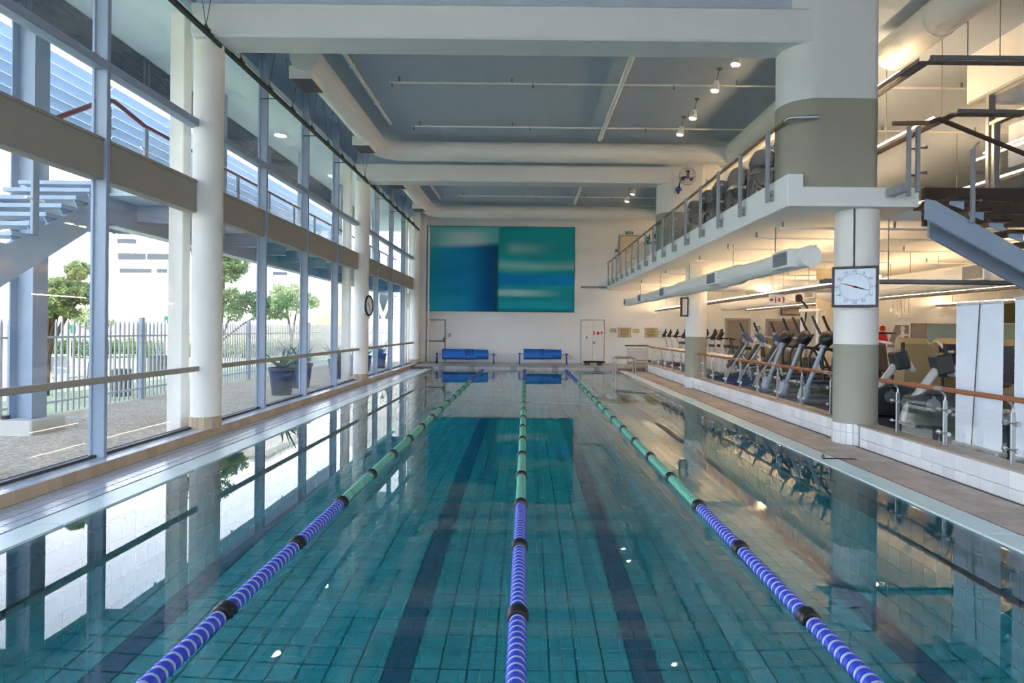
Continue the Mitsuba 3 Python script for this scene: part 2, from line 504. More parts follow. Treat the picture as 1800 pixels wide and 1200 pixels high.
q = [(-4.30 - 0.142 * i, YP0 + 0.11 * (j + 0.5 * (i % 2)), ZC) for i in range(4) for j in range(215)]
part('floor', 'left_deck_tiling', many(mt, q), WETTILE, kind='stuff', label='small wet pale blue grey tiles of the left deck')

# left sill: riser of brown tiles, small tiles on top
sill = thing('trim_1', 'low tiled sill under the window wall along the left deck', **S)
part(sill, 'core', bx(-5.30, -4.80, YB, 26.9, -0.1, 0.221), 'mat_wet_grout')
rt = stand_x(tile(0.128, 0.197, 0.02, 0.003), 1)
rtd = [mikit.ply(rt, m) for m in RTILE]
for j in range(114):
    part(sill, 'riser_tile', rtd[int(rng.integers(0, 3))], to=move(-4.79, 3.9 + 0.2 * j, 0.165))
mt = tile(0.132, 0.096, 0.016, 0.003)
part(sill, 'sill_tiling', many(mt, [(-4.862 - 0.142 * i, YB + 0.06 + 0.105 * (j + 0.5 * (i % 2)), 0.231) for i in range(3) for j in range(293)]), WETTILE, kind='stuff')

# right parapet: two rows of white tiles, brown cap
para = thing('wall_parapet', 'low parapet of white square tiles between the right deck and the gym', **S)
part(para, 'core', bx(5.0, 5.32, 2.0, 24.4, -0.1, 0.40), WGROUT)
pt = [stand_x(tile(h, 0.191, 0.02, 0.003), -1) for h in (0.186, 0.121)]
ptd = [[mikit.ply(m, w) for w in WTILE] for m in pt]
for j in range(105):
    y = 4.1 + 0.195 * j
    if any(abs(y - g) < 0.32 for g in GRID): continue
    if y > 24.3: break
    part(para, 'tile', ptd[0][int(rng.integers(0, 3))], to=move(4.985, y, 0.318))
    part(para, 'tile', ptd[1][int(rng.integers(0, 3))], to=move(4.985, y, 0.160))
cp = tile(0.33, 0.392, 0.025, 0.006)
cpd = [mikit.ply(cp, m) for m in DECK]
for j in range(56):
    part(para, 'cap_tile', cpd[int(rng.integers(0, 3))], to=move(5.145, 2.2 + 0.4 * j, 0.424))

# water, lightly rippled
nx, ny = 160, 470
gx, gy = np.meshgrid(np.linspace(-XP + 0.005, XP - 0.005, nx), np.linspace(YP0, YP1, ny), indexing='ij')
h = (meshkit.fbm(np.stack([gx * 1.6, gy * 1.1, gx * 0 + 2.0], -1), 2, 3) - 0.5) * 0.00025 + (meshkit.noise(np.stack([gx * 5.0, gy * 4.0, gx * 0], -1), 9) - 0.5) * 0.00006
idx = np.arange(nx * ny).reshape(nx, ny)
wf = np.concatenate([np.stack([idx[:-1, :-1], idx[1:, :-1], idx[1:, 1:]], -1).reshape(-1, 3), np.stack([idx[:-1, :-1], idx[1:, 1:], idx[:-1, 1:]], -1).reshape(-1, 3)])
one('pool_water', trimesh.Trimesh(np.stack([gx, gy, h + ZWAT], -1).reshape(-1, 3), wf, process=False), WATER, 'still clear teal water filling the swimming pool', 'water', kind='stuff', smooth=True)

# ceiling beams
for i, y in enumerate(GRID[:2]):
    b = thing('ceiling_beam', ['white beam across the top of the picture, nearest the camera', 'white beam across the ceiling, second from the camera'][i], 'beam', 'white ceiling beams')
    part(b, 'beam_body', rb(-5.06, 4.5, y - 0.33, y + 0.25, 6.13, 6.64, 0.03), BEAM)
    part(b, 'beam_web', bx(-5.06, 4.5, y - 0.16, y + 0.16, 6.60, ZCEIL), CEIL)

# ------------------------------------------------------------------ LEFT window wall
mullY = [GRID[0] - STEP * 6 + STEP * i for i in range(15)]     # -3.77 ... 26.61; columns stand at every fourth
cols = [i for i, y in enumerate(mullY) if any(abs(y - g) < 0.3 for g in GRID)]
for i in range(14):
    y0, y1 = mullY[i], mullY[i + 1]
    w = thing(f'window_{i + 1}', f'full height glazed bay of the left window wall', **S)
    if i not in cols:
        part(w, 'mullion', cat_([rb(-5.13, -4.965, y0 - 0.03, y0 + 0.03, 0.225, ZCEIL, 0.006), rb(-5.13, -5.10, y0 - 0.06, y0 + 0.06, 0.225, ZCEIL, 0.004)]), STEEL)
    for z0, z1 in ((0.23, 1.15), (1.15, 3.52), (4.01, 4.87), (4.87, ZCEIL)):
        part(w, 'pane', quad((XGL, y0, z0), (XGL, y1, z0), (XGL, y1, z1), (XGL, y0, z1)), PANE)
    part(w, 'bottom_frame', bx(-5.11, -5.05, y0 + 0.03, y1 - 0.03, 0.225, 0.262), DARK)
    part(w, 'handrail', rb(-4.985, -4.93, y0 - 0.01, y1 + 0.01, 1.11, 1.185, 0.008), TAUPE)
    part(w, 'spandrel', cat_([rb(-5.18, -5.0, y0 + 0.02, y1 - 0.02, 3.51, 4.01, 0.008), bx(-5.0, -4.985, y0 + 0.02, y1 - 0.02, 3.965, 3.985)]), TAUPE)
    part(w, 'transom', rb(-5.14, -4.97, y0 - 0.01, y1 + 0.01, 4.81, 4.92, 0.01), STEEL)
    if i >= 3:
        part(w, 'head_transom', rb(-5.12, -5.04, y0, y1, 6.42, 6.47, 0.008), STEEL)

for i, y in enumerate(GRID):
    c = thing('round_column', 'white round column standing on the left sill, ' + ['nearest the camera', 'middle one, carrying a round wall clock', 'farthest, next to the end wall'][i], 'column', 'white columns of the left window wall')
    part(c, 'shaft', cyl((-4.94, y, 0.40), (-4.94, y, ZCEIL if i == 2 else 6.2), 0.215, 40), COLW, 40)
    part(c, 'tile_base', cyl((-4.94, y, 0.225), (-4.94, y, 0.41), 0.222, 40), COLT, 40, label='ring of brown base tiles')
    for j in range(14):
        a = j * 2 * math.pi / 14
        ct = xf(tile(0.09, 0.18, 0.01, 0.003), rotm(90, (1, 0, 0)))
        ct = xf(ct, rotm(math.degrees(a) + 90, (0, 0, 1)))
        ct.apply_translation((-4.94 + 0.226 * math.cos(a), y + 0.226 * math.sin(a), 0.318))
        if math.sin(a) < 0.4:
            part(c, "base_tile", ct, RTILE[j % 3])
    # plain square post outside the glass behind each column
    one('outside_post', rb(-5.52, -5.30, y - 0.05, y + 0.17, 0.08, 6.9, 0.01), EXTW, 'square white post just outside the glass, behind the ' + ['nearest', 'middle', 'farthest'][i] + ' left column', 'post', 'white posts outside the glass')

# ------------------------------------------------------------------ RIGHT columns and blocks
for i, y in enumerate(GRID[:2]):
    c = thing('round_pillar', ['white and olive round pillar carrying the square pace clock', 'white and olive round pillar by the far end of the right deck'][i], 'column', 'pillars of the right deck')
    X = 5.11
    part(c, 'upper_shaft', cyl((X, y, 1.62), (X, y, 3.7), 0.31, 40), COLW, 40, label='white upper shaft')
    part(c, 'lower_shaft', cyl((X, y, 0.42), (X, y, 1.62), 0.312, 40), COLB, 40, label='olive lower shaft')
    part(c, 'base_core', cyl((X, y, 0.05), (X, y, 0.43), 0.30, 32), WGROUT, 40)
    for j in range(22):
        a = j * 2 * math.pi / 22
        for z, hh in ((0.355, 0.125), (0.195, 0.185)):
            ct = xf(tile(0.084, hh, 0.02, 0.003), rotm(90, (1, 0, 0)))
            ct = xf(ct, rotm(math.degrees(a) + 90, (0, 0, 1)))
            ct.apply_translation((X + 0.32 * math.cos(a), y + 0.32 * math.sin(a), z))
            if math.sin(a) < 0.5 and math.cos(a) < 0.85:
                part(c, 'base_tile', ct, WTILE[j % 3])
    if i == 0:
        part(c, 'cable', cyl((4.93, y - 0.262, 2.7), (4.93, y - 0.262, 3.66), 0.012, 6), DARK)
    # the heavy rounded block over the balcony edge
    g = thing('column_block', ['huge rounded white and grey column block on the balcony edge, nearest the camera', 'rounded white column block on the balcony, behind the wall fan'][i], 'column', 'rounded blocks above the balcony')
    y0 = y - 0.345
    pl = unary_union([Point(4.36, y0 + 0.45).buffer(0.45, 24), sbox(4.36, y0, 5.14, y0 + 0.9), Point(5.14, y0 + 0.13).buffer(0.13, 10), sbox(5.0, y0 + 0.13, 5.27, y0 + 0.9)])
    part(g, 'upper_block', prism(pl, 'z', 5.29, ZCEIL), BEAM, 40, label='white upper part')
    part(g, 'lower_block', prism(pl.buffer(0.002), 'z', 3.9, 5.29), COLB, 40, label='grey olive lower part')

# beige pillar deeper in the gym
c = thing('gym_pillar', 'plain beige round pillar deep in the gym behind the cross trainers', 'column')
part(c, 'shaft', cyl((9.1, 18.0, ZG), (9.1, 18.0, 3.7), 0.33, 32), matte('beige', (218, 206, 180)), 40)

# ------------------------------------------------------------------ BALCONY
bal = thing('floor_balcony', 'white balcony slab over the gym with an upstand along the pool', **S)
part(bal, 'slab', bx(XB + 0.2, XR, 10.0, YW, 3.68, 3.9), SLAB)
part(bal, 'near_slab', rb(XB + 0.02, 5.8, GRID[0] - 0.42, 10.2, 3.66, 3.95, 0.01), SLAB)
part(bal, 'upstand', rb(XB, XB + 0.24, GRID[0] - 0.42, YW, 3.66, 4.14, 0.012), SLAB)
part(bal, 'carpet', bx(XB + 0.24, XR, 10.2, YW, 3.9, 3.915), CARPET)
cl = thing('trim_2', 'dark timber boards closing the balcony edge above the stair', **S)
for i in range(3):
    part(cl, 'board', rb(6.6, XR, 9.93, 10.0, 3.58 + 0.22 * i, 3.785 + 0.22 * i, 0.008), DARKWOOD)

rail = thing('balcony_railing', 'glass and steel railing with brown handrail along the balcony above the pool', 'railing')
postm = cat_([rb(-0.035, -0.005, -0.006, 0.006, 3.80, 4.90, 0.003), rb(-0.03, 0.03, -0.03, 0.03, 4.86, 4.93, 0.003)])
postm = rb(-0.022, 0.022, -0.045, 0.045, 3.82, 4.93, 0.006)
brk = cat_([rb(0.02, 0.075, -0.03, 0.03, 3.86, 3.90, 0.004), rb(0.02, 0.075, -0.03, 0.03, 3.94, 3.98, 0.004), rb(0.055, 0.085, -0.04, 0.04, 3.84, 4.0, 0.004)])
clampm = cat_([cyl((0.02, 0, 0), (0.10, 0.0, 0), 0.014, 8), cyl((0.085, 0, 0), (0.115, 0.0, 0), 0.028, 10)])
pd, bd, cd = mikit.ply(postm, STEELR), mikit.ply(brk, STEELR), mikit.ply(clampm, CHROME, 40)
ys = [9.35 + 1.2 * i for i in range(16)]
for y in ys:
    p = part(rail, 'post', pd, to=move(XB - 0.09, y, 0))
    part(p, 'bracket', bd, to=move(XB - 0.085, y, 0))
    part(p, 'glass_clamp', cd, to=move(XB - 0.10, y + 0.02, 4.35))
    part(p, 'glass_clamp', cd, to=move(XB - 0.10, y + 0.02, 4.68))
for a, b in zip(ys[:-1], ys[1:]):
    part(rail, 'glass_panel', quad((XB + 0.01, a + 0.05, 4.15), (XB + 0.01, b - 0.05, 4.15), (XB + 0.01, b - 0.05, 4.82), (XB + 0.01, a + 0.05, 4.82)), PANE)
part(rail, 'handrail', tube([(XB + 0.02, 8.98, 4.97), (XB + 0.02, YW - 0.02, 4.97)], 0.03, 10), WOODG, 40, label='brown handrail')
part(rail, 'handrail_return', tube(bend([(XB + 0.02, 9.05, 4.97), (XB + 0.02, 8.86, 4.97), (XB + 0.42, 8.80, 4.97)]), 0.03, 10), ALU, 40)
for y in ys:
    part(rail, 'rail_support', cyl((XB - 0.08, y, 4.92), (XB + 0.02, y, 4.955), 0.012, 6), STEELR)

# ------------------------------------------------------------------ INNER STAIR down from the balcony
st = thing('staircase', 'open staircase with dark timber treads and pale blue stringer descending to the right', 'stairs')
X0, Z0, run, rise = 5.72, 3.74, 0.285, 0.153
n = 22
for y, o in ((8.55, 0.0), (9.0, 0.35)):
    pl = [(X0 + o, Z0 - 0.02 - o * rise / run), (X0 + o, Z0 - 0.30 - o * rise / run), (X0 + n * run, Z0 - 0.30 - n * rise), (X0 + n * run, Z0 - 0.04 - n * rise), (X0 + 0.12 + o, Z0 - 0.04 - o * rise / run)]
    part(st, 'stringer', prism(pl, 'y', y, y + 0.05), BLUEG)
tr = cat_([rb(0, 0.33, 8.50, 9.30, -0.05, 0, 0.006)])
trd = mikit.ply(tr, DARKWOOD)
tb = prism([(0.06, -0.05), (0.26, -0.05), (0.26, -0.17), (0.06, -0.10)], 'y', 8.56, 8.585)
tbd = mikit.ply(tb, BLUEG)
for i in range(1, n):
    q = part(st, 'tread', trd, to=move(X0 + 0.0 + run * i, 0, Z0 + 0.16 - rise * i))
    part(q, 'bracket', tbd, to=move(X0 + run * i, 0, Z0 + 0.16 - rise * i))
srl = thing('stair_railing', 'glass railing with dark brown handrail beside the descending staircase', 'railing')
hp = [at(1570, 217, 8.5), at(1632, 216, 8.5), at(1650, 209, 8.5), at(1800, 270, 8.5), at(1800, 270, 8.5) + np.array([4.0, 0, -2.05])]
part(srl, 'handrail', tube(hp[:2], 0.032, 10), WOODG, 40)
part(srl, 'handrail', tube(hp[1:], 0.032, 10), DARKWOOD, 40)
for a, b in ((at(1599, 222, 8.5), at(1594, 345, 8.5)), (at(1615, 222, 8.5), at(1610, 338, 8.5)), (at(1712, 262, 8.5), at(1706, 392, 8.5))):
    a[0] = b[0] = (a[0] + b[0]) / 2
    p = part(srl, 'post', rb(a[0] - 0.022, a[0] + 0.022, 8.46, 8.52, b[2], a[2], 0.005), STEELR)
    for zz in (0.3, 0.68):
        zc = b[2] + (a[2] - b[2]) * zz
        part(p, 'glass_clamp', cat_([cyl((a[0], 8.5, zc), (a[0] + 0.12, 8.5, zc), 0.014, 8), cyl((a[0] + 0.10, 8.5, zc), (a[0] + 0.13, 8.5, zc), 0.026, 10)]), CHROME, 40)
part(srl, 'post_foot', rb(at(1580, 338, 8.5)[0], at(1596, 338, 8.5)[0], 8.46, 8.80, 3.80, 3.92, 0.006), STEELR)
part(srl, 'arm', tube(bend([at(1711, 265, 8.5), at(1713, 258, 8.5), at(1722, 249, 8.5)]), 0.014, 8), STEELR, 40)
a, b = at(1625, 240, 8.5), at(1800, 345, 8.5)
part(srl, 'glass_panel', quad((a[0], 8.5, 3.95), (at(1708, 300, 8.5)[0], 8.5, 3.62), (at(1708, 300, 8.5)[0], 8.5, 4.34), (a[0], 8.5, a[2])), PANE)
part(srl, 'glass_panel', quad((at(1722, 300, 8.5)[0], 8.5, 3.5), (8.2, 8.5, 2.7), (8.2, 8.5, 3.45), (at(1722, 300, 8.5)[0], 8.5, 4.3)), PANE)

# ------------------------------------------------------------------ GLASS OFFICE on the balcony, top right
of = thing('wall_office', 'glazed office front with white bulkhead on the balcony at top right', **S)
XO = 8.5
part(of, 'bulkhead', bx(XO, XO + 0.12, 10.0, 11.45, 6.24, ZCEIL), WALL)
part(of, 'bulkhead_return', bx(XO, XR, 11.45, 11.57, 6.24, ZCEIL), WALL)
part(of, 'head_frame', rb(XO - 0.03, XO + 0.12, 10.0, 11.5, 6.18, 6.25, 0.008), ALU)
part(of, 'mid_frame', rb(XO - 0.02, XO + 0.1, 10.0, 11.03, 5.62, 5.70, 0.008), ALU)
part(of, 'upright', rb(XO - 0.03, XO + 0.1, 10.98, 11.06, 3.9, 6.2, 0.008), ALU)
part(of, 'door_upright', rb(XO - 0.02, XO + 0.1, 10.86, 10.93, 3.9, 5.66, 0.008), ALU)
for y0, y1, z0, z1 in ((11.06, 11.5, 3.92, 6.18), (10.0, 10.98, 5.70, 6.18), (10.0, 10.86, 3.92, 5.62)):
    part(of, 'pane', quad((XO + 0.04, y0, z0), (XO + 0.04, y1, z0), (XO + 0.04, y1, z1), (XO + 0.04, y0, z1)), PANE)
part(of, 'side_pane', quad((XO, 11.5, 3.92), (XO + 5, 11.5, 3.92), (XO + 5, 11.5, 6.2), (XO, 11.5, 6.2)), PANE)
part(of, 'notice_sheet', bx(XO + 0.05, XO + 0.055, 10.1, 10.62, 4.75, 5.5), BANNER, label='blank pale sheet taped inside the door glass')


# ------------------------------------------------------------------ DUCTS, PIPES, TRAYS, LAMPS
ZDU = 6.75


def grille_box(parent, x0, x1, y0, y1, z0, z1, face):
    """Air outlet box with a slatted grille on one face ('down' or 'left')."""
    q = part(parent, 'outlet_box', rb(x0, x1, y0, y1, z0, z1, 0.012), DUCT)
    if face == 'down':
        part(q, 'grille', cat_([bx(x0 + 0.02, x1 - 0.02, y0 + 0.02, y1 - 0.02, z0 - 0.004, z0 + 0.002)] + [bx(x0 + 0.02, x1 - 0.02, y, y + 0.012, z0 - 0.014, z0 - 0.004) for y in np.arange(y0 + 0.03, y1 - 0.03, 0.05)]), TRAYD)
    else:
        part(q, 'grille', cat_([bx(x0 - 0.004, x0 + 0.002, y0 + 0.04, y1 - 0.04, z0 + 0.04, z1 - 0.04)] + [bx(x0 - 0.016, x0 - 0.004, y0 + 0.04, y1 - 0.04, z, z + 0.01) for z in np.arange(z0 + 0.05, z1 - 0.05, 0.035)]), MIDG)


for i, (ya, yb, boxes) in enumerate(((10.95, 16.77, (11.35, 15.36)), (19.0, 25.4, (19.45, 23.3)))):
    d = thing('ceiling_duct', ['white round duct under the near ceiling bay, bending from the window side', 'white round duct under the far ceiling bay, bending before the end wall'][i], 'duct', 'round air ducts under the ceiling')
    part(d, 'pipe', tube(bend([(-4.1, ya, ZDU), (-4.1, yb, ZDU), (5.6, yb, ZDU)], 10, 0.14), 0.27, 28), DUCT, 40)
    part(d, 'end_cap', cyl((-4.1, ya - 0.015, ZDU), (-4.1, ya + 0.02, ZDU), 0.275, 28), DUCT, 40)
    for y in boxes:
        grille_box(d, -4.42, -3.98, y - 0.33, y + 0.33, 6.38, 6.62, 'down')
    e = thing('main_duct', ['thick grey white air duct above the balcony edge in the near bay', 'thick air duct above the balcony edge in the far bay'][i], 'duct', 'thick ducts above the balcony')
    part(e, 'pipe', cyl((5.8, (10.7, 18.5)[i], ZDU), (5.8, (17.2, 25.8)[i], ZDU), 0.34, 30), DUCT, 40)
    part(e, 'band', cyl((5.8, (12.6, 21.5)[i], ZDU), (5.8, (12.7, 21.6)[i], ZDU), 0.348, 30), DUCT, 40)
    for y in ((11.2, 13.5, 16.4), (19.4, 22.4, 25.2))[i]:
        part(e, 'hanger', cyl((5.8, y, ZDU + 0.3), (5.8, y, ZCEIL), 0.012, 6), TRAYM)
e = thing('near_duct', 'dark grey round duct in the top right corner beside the huge column block', 'duct')
part(e, 'pipe', cyl((6.45, -2.0, ZDU), (6.45, 10.6, ZDU), 0.3, 28), DUCT, 40)
part(e, 'collar', cyl((6.45, 9.35, ZDU), (6.45, 9.5, ZDU), 0.31, 28), DUCT, 40)
for y in (3.0, 6.0, 9.0):
    part(e, 'hanger', cyl((6.45, y, ZDU + 0.25), (6.45, y, ZCEIL), 0.012, 6), TRAYM)

g = thing('gym_duct', 'long white air duct with side outlets hanging under the balcony edge', 'duct')
XD, ZDG = 4.5, 3.0
pr = [(9.46, .168), (12.3, .168), (12.6, .21), (17.3, .21), (17.7, .175), (21.6, .175), (21.9, .15), (26.2, .15)]
part(g, 'pipe', tube([(XD, y, ZDG) for y, r in pr], [r for y, r in pr], 28), DUCT, 40)
part(g, 'end_cap', cyl((XD, 9.44, ZDG), (XD, 9.47, ZDG), 0.172, 28), DUCT, 40)
for y0, y1 in ((9.68, 10.3), (13.4, 14.05), (18.4, 19.0), (22.1, 22.65), (25.4, 25.9)):
    grille_box(g, XD - 0.26, XD + 0.05, y0, y1, ZDG - 0.15, ZDG + 0.15, 'left')
part(g, 'branch', cyl((XD, 15.6, ZDG), (8.76, 15.6, ZDG), 0.17, 24), DUCT, 40)
for y in (10.8, 13, 16.5, 20, 23.5):
    part(g, 'hanger', cyl((XD, y, ZDG + 0.14), (XD, y, 3.68), 0.008, 6), TRAYM)
g = thing('deep_gym_duct', 'big white air duct deeper in the gym, right of the pace clock', 'duct')
part(g, 'pipe', cyl((9.0, 5.0, 2.95), (9.0, 27.0, 2.95), 0.25, 28), DUCT, 40)
for y0 in (11.3, 18.0):
    grille_box(g, 8.66, 9.0, y0, y0 + 0.6, 2.82, 3.16, 'left')
for y in (10.5, 14, 20):
    part(g, 'hanger', cyl((9.0, y, 3.15), (9.0, y, 3.68), 0.008, 6), TRAYM)

for i, (y, xa, xb) in enumerate(((12.75, -2.95, 21.5), (15.5, -3.0, 21.5), (23.6, -2.7, 21.5))):
    p = thing('ceiling_pipe', ['thin white pipe crossing the near ceiling bay, nearer one', 'thin white pipe crossing the near ceiling bay, farther one', 'thin white pipe crossing the far ceiling bay'][i], 'pipe', 'sprinkler pipes on the ceiling')
    part(p, 'tube', cyl((xa, y, 7.03), (xb, y, 7.03), 0.022, 8), WHITEP, 40)
    for x in np.arange(xa + 0.2, xb, 2.4):
        part(p, 'clip', rb(x - 0.015, x + 0.015, y - 0.02, y + 0.02, 7.04, ZCEIL, 0.004), TRAYM)
    for x in np.arange(xa + 0.05, 6, 3.0):
        part(p, 'sprinkler_head', lathe([(0, 6.93), (0.02, 6.94), (0.02, 6.96), (0.01, 6.97), (0.01, 7.02), (0, 7.02)], 8, (x, y - 0.03, 0)), TRAYD)
for i, (ya, yb, x) in enumerate(((11.2, 16.45, 1.98), (20.0, 24.9, 1.98))):
    p = thing('drain_pipe', ['thicker white pipe running away along the near ceiling bay', 'thicker white pipe running away along the far ceiling bay'][i], 'pipe', 'thicker ceiling pipes')
    part(p, 'tube', cyl((x, ya, 7.02), (x, yb, 7.02), 0.055, 12), WHITEP, 40)
    part(p, 'coupling', cat_([cyl((x, y, 7.02), (x, y + 0.12, 7.02), 0.063, 12) for y in (ya + 0.5, (ya + yb) / 2, yb - 0.3)]), WHITEP, 40)
    part(p, 'end_plug', cyl((x, yb, 7.02), (x, yb + 0.03, 7.02), 0.06, 12), BLACK, 40)
for i, (ya, yb) in enumerate(((9.6, 15.6), (18.3, 24.6))):
    p = one('ceiling_conduit', cat_([rb(-3.62, -3.55, ya, yb, ZCEIL - 0.07, ZCEIL, 0.01)] + [rb(-3.64, -3.53, y, y + 0.06, ZCEIL - 0.09, ZCEIL, 0.01) for y in np.arange(ya + 0.5, yb, 2.0)]), WHITEP,
            ['grey conduit along the near ceiling bay beside the window side duct', 'grey conduit along the far ceiling bay beside the duct'][i], 'conduit', 'ceiling conduits')

# lights hung from V wires along the windows
lr = thing('light_rail', 'long thin dark green rail hung on V shaped wires along the top of the windows', 'rail')
XL, ZL = -4.74, 6.1
part(lr, 'bar', cat_([rb(XL - 0.012, XL + 0.012, 2.0, 26.4, ZL - 0.035, ZL + 0.035, 0.006), rb(XL - 0.035, XL + 0.035, 2.0, 26.4, ZL + 0.03, ZL + 0.045, 0.004)]), RAILGREEN)
for i in range(18):
    y = 6.6 + 1.085 * i
    part(lr, 'bracket', cat_([rb(XL - 0.05, XL + 0.05, y - 0.05, y + 0.05, ZL + 0.04, ZL + 0.07, 0.005), rb(XL - 0.02, XL + 0.02, y - 0.02, y + 0.02, ZL + 0.06, ZL + 0.12, 0.004)]), RAILGREEN)
    part(lr, 'wire', cat_([cyl((XL, y, ZL + 0.1), (XL - 0.1, y - 0.10, ZCEIL), 0.006, 5), cyl((XL, y, ZL + 0.1), (XL + 0.1, y + 0.10, ZCEIL), 0.006, 5)]), TRAYD)
    if i % 2 == 0:
        part(lr, 'side_arm', cyl((XL, y + 0.35, ZL), (-5.06, y + 0.35, ZL), 0.01, 6), RAILGREEN)

# ceiling spots
sp = [(3.8, 10.95, 'nearest'), (3.8, 12.15, 'second'), (3.8, 13.75, 'third'), (3.8, 14.9, 'fourth'), (3.8, 21.5, 'fifth'), (3.8, 22.7, 'farthest')]
hood = lathe([(0.0, 0.16), (0.05, 0.16), (0.075, 0.06), (0.09, -0.04), (0.082, -0.04), (0.068, 0.05), (0.0, 0.10)], 20)
hd = mikit.ply(hood, WHITEP, 40)
bulb = lathe([(0.0, -0.015), (0.055, 0.0), (0.06, 0.03), (0.0, 0.05)], 16)
arm = cat_([cyl((0, 0, 0.15), (0, 0, 0.42), 0.012, 6), bx(-0.05, 0.05, -0.03, 0.03, 0.40, 0.44)])
ad = mikit.ply(arm, TRAYM)
wire = cat_([tube([(0.085 * math.cos(a), 0.085 * math.sin(a), -0.04), (0.05 * math.cos(a), 0.05 * math.sin(a), -0.075), (0, 0, -0.085)], 0.004, 4) for a in np.arange(3) * 2.1])
wd = mikit.ply(wire, TRAYD)
bulbd = mikit.ply(bulb, 'mat_white_paint', True, emitter={'type': 'area', 'radiance': {'type': 'rgb', 'value': [SPOT, SPOT * 0.8, SPOT * 0.55]}})
for x, y, nm in sp:
    s_ = thing('ceiling_spot', f'lit white spot lamp on the ceiling, {nm} of the row above the balcony edge', 'lamp', 'lit ceiling spots', to=T().translate([x, y, 6.72]).rotate([0, 1, 0], 12))
    part(s_, 'hood', hd)
    part(s_, 'arm', ad)
    part(s_, 'wire_guard', wd)
    part(s_, 'bulb', bulbd)


def tray(path, label, width=0.16, lamp=None, hang=None, up=False):
    """Perforated cable tray along a flat polyline, with fluorescent tubes on it."""
    t = thing('cable_tray', label, 'tray')
    p = np.asarray(path, float)
    for k, (a, b) in enumerate(zip(p[:-1], p[1:])):
        d = (b - a) / np.linalg.norm(b - a)
        s = np.cross(d, [0, 0, 1.0]) * width / 2
        L = np.linalg.norm(b - a)
        rails = []
        for q in (s, -s):
            rails.append(prism([(0, 0), (1, 0), (1, 1), (0, 1)], 'z', 0, 1))
            v = np.array(rails[-1].vertices)
            rails[-1].vertices = a + q + np.outer(v[:, 0], d * L) + np.outer(v[:, 1] - 0.5, s / np.linalg.norm(s) * 0.006) + np.outer(v[:, 2], [0, 0, 0.06])
        part(t, 'side_rail', cat_(rails), TRAYM)
        n = int(L / 0.05)
        rung = []
        for i in range(n):
            for z, sc in ((0, 1.0), (1, -1.0)):
                c0, c1 = a + d * (L * i / n) + s * sc, a + d * (L * min(i + 1.6, n) / n) - s * sc
                rung.append(tube([c0, c1], 0.010, 3, False))
        part(t, 'perforated_floor', cat_(rung), TRAYD, kind='stuff')
    for q in hang or []:
        part(t, 'hanger', cyl(q, (q[0], q[1], (hang_top := 3.68 if q[2] < 3.6 else ZCEIL)), 0.007, 5), TRAYM)
    for a, b in lamp or []:
        part(t, 'lamp_tube', cyl(a, b, 0.028, 8), WHITEP, True, emitter={'type': 'area', 'radiance': {'type': 'rgb', 'value': [LAMP, LAMP * 0.66, LAMP * 0.36]}}, label='lit fluorescent tubes')
    return t


def yline(x, z, y0, y1, label, n=3):
    L = (y1 - y0) / n
    return tray([(x, y0, z), (x, y1, z)], label, 0.2, [((x, y0 + L * i + 0.05, z + 0.08), (x, y0 + L * (i + 1) - 0.05, z + 0.08)) for i in range(n)], [(x, y, z + 0.05) for y in np.arange(y0 + 0.8, y1, 1.9)])


yline(6.2, 2.70, 10.4, 28.2, 'light tray with bright fluorescent tubes nearest the pool, above the exercise machines', 2)
yline(10.0, 2.72, 9.9, 27.0, 'light tray with bright tubes in the middle of the gym', 2)
yline(14.5, 2.74, 10.0, 27.0, 'light tray with bright tubes farthest from the pool', 2)
tray([(4.9, 9.9, 2.62), (21.5, 9.9, 2.62)], 'unlit perforated tray crossing the gym behind the pace clock', 0.16, None, [(x, 9.9, 2.67) for x in (6, 9.5, 13, 16.5)])
tray([(6.15, 14.5, 6.0), (6.15, 9.25, 6.0), (7.75, 9.25, 6.0), (8.3, 8.4, 6.0)], 'perforated tray near the ceiling at top right, in front of the office', 0.2, [((6.15, 9.9, 6.12), (6.15, 14.3, 6.12))], [(6.8, 9.25, 6.05), (7.3, 9.25, 6.05), (6.15, 12, 6.05)])
tray([(7.2, 27.5, 5.5), (7.2, 10.1, 5.5), (8.4, 10.1, 5.5)], 'perforated tray with a bright tube above the balcony, behind the handrail post', 0.18, [((7.2, 10.6, 5.62), (7.2, 18.8, 5.62)), ((7.2, 19.0, 5.62), (7.2, 27.2, 5.62))], [(7.2, y, 5.55) for y in (10.4, 12, 14, 17, 20, 24)])
tray([(11.5, 27.5, 5.5), (11.5, 12.2, 5.5)], 'perforated tray with a bright tube deep above the balcony', 0.18, [((11.5, 12.4, 5.62), (11.5, 27.2, 5.62))], [(11.5, y, 5.55) for y in (13, 16, 20, 24)])

for i, y in enumerate((10.15, 11.3, 12.9, 15.0, 18.6, 22.5)):
    p = thing('soffit_pipe', f'thin cream pipe under the balcony soffit, {ordinal(i)} from the camera', 'pipe', 'sprinkler pipes under the balcony')
    part(p, 'tube', cyl((4.25 if i else 4.3, y, 3.56), (21, y, 3.56), 0.02, 8), WHITEP, 40)
    for x in np.arange(4.35, 20, 1.9):
        part(p, 'clip', rb(x - 0.012, x + 0.012, y - 0.015, y + 0.015, 3.57, 3.68, 0.003), TRAYM)

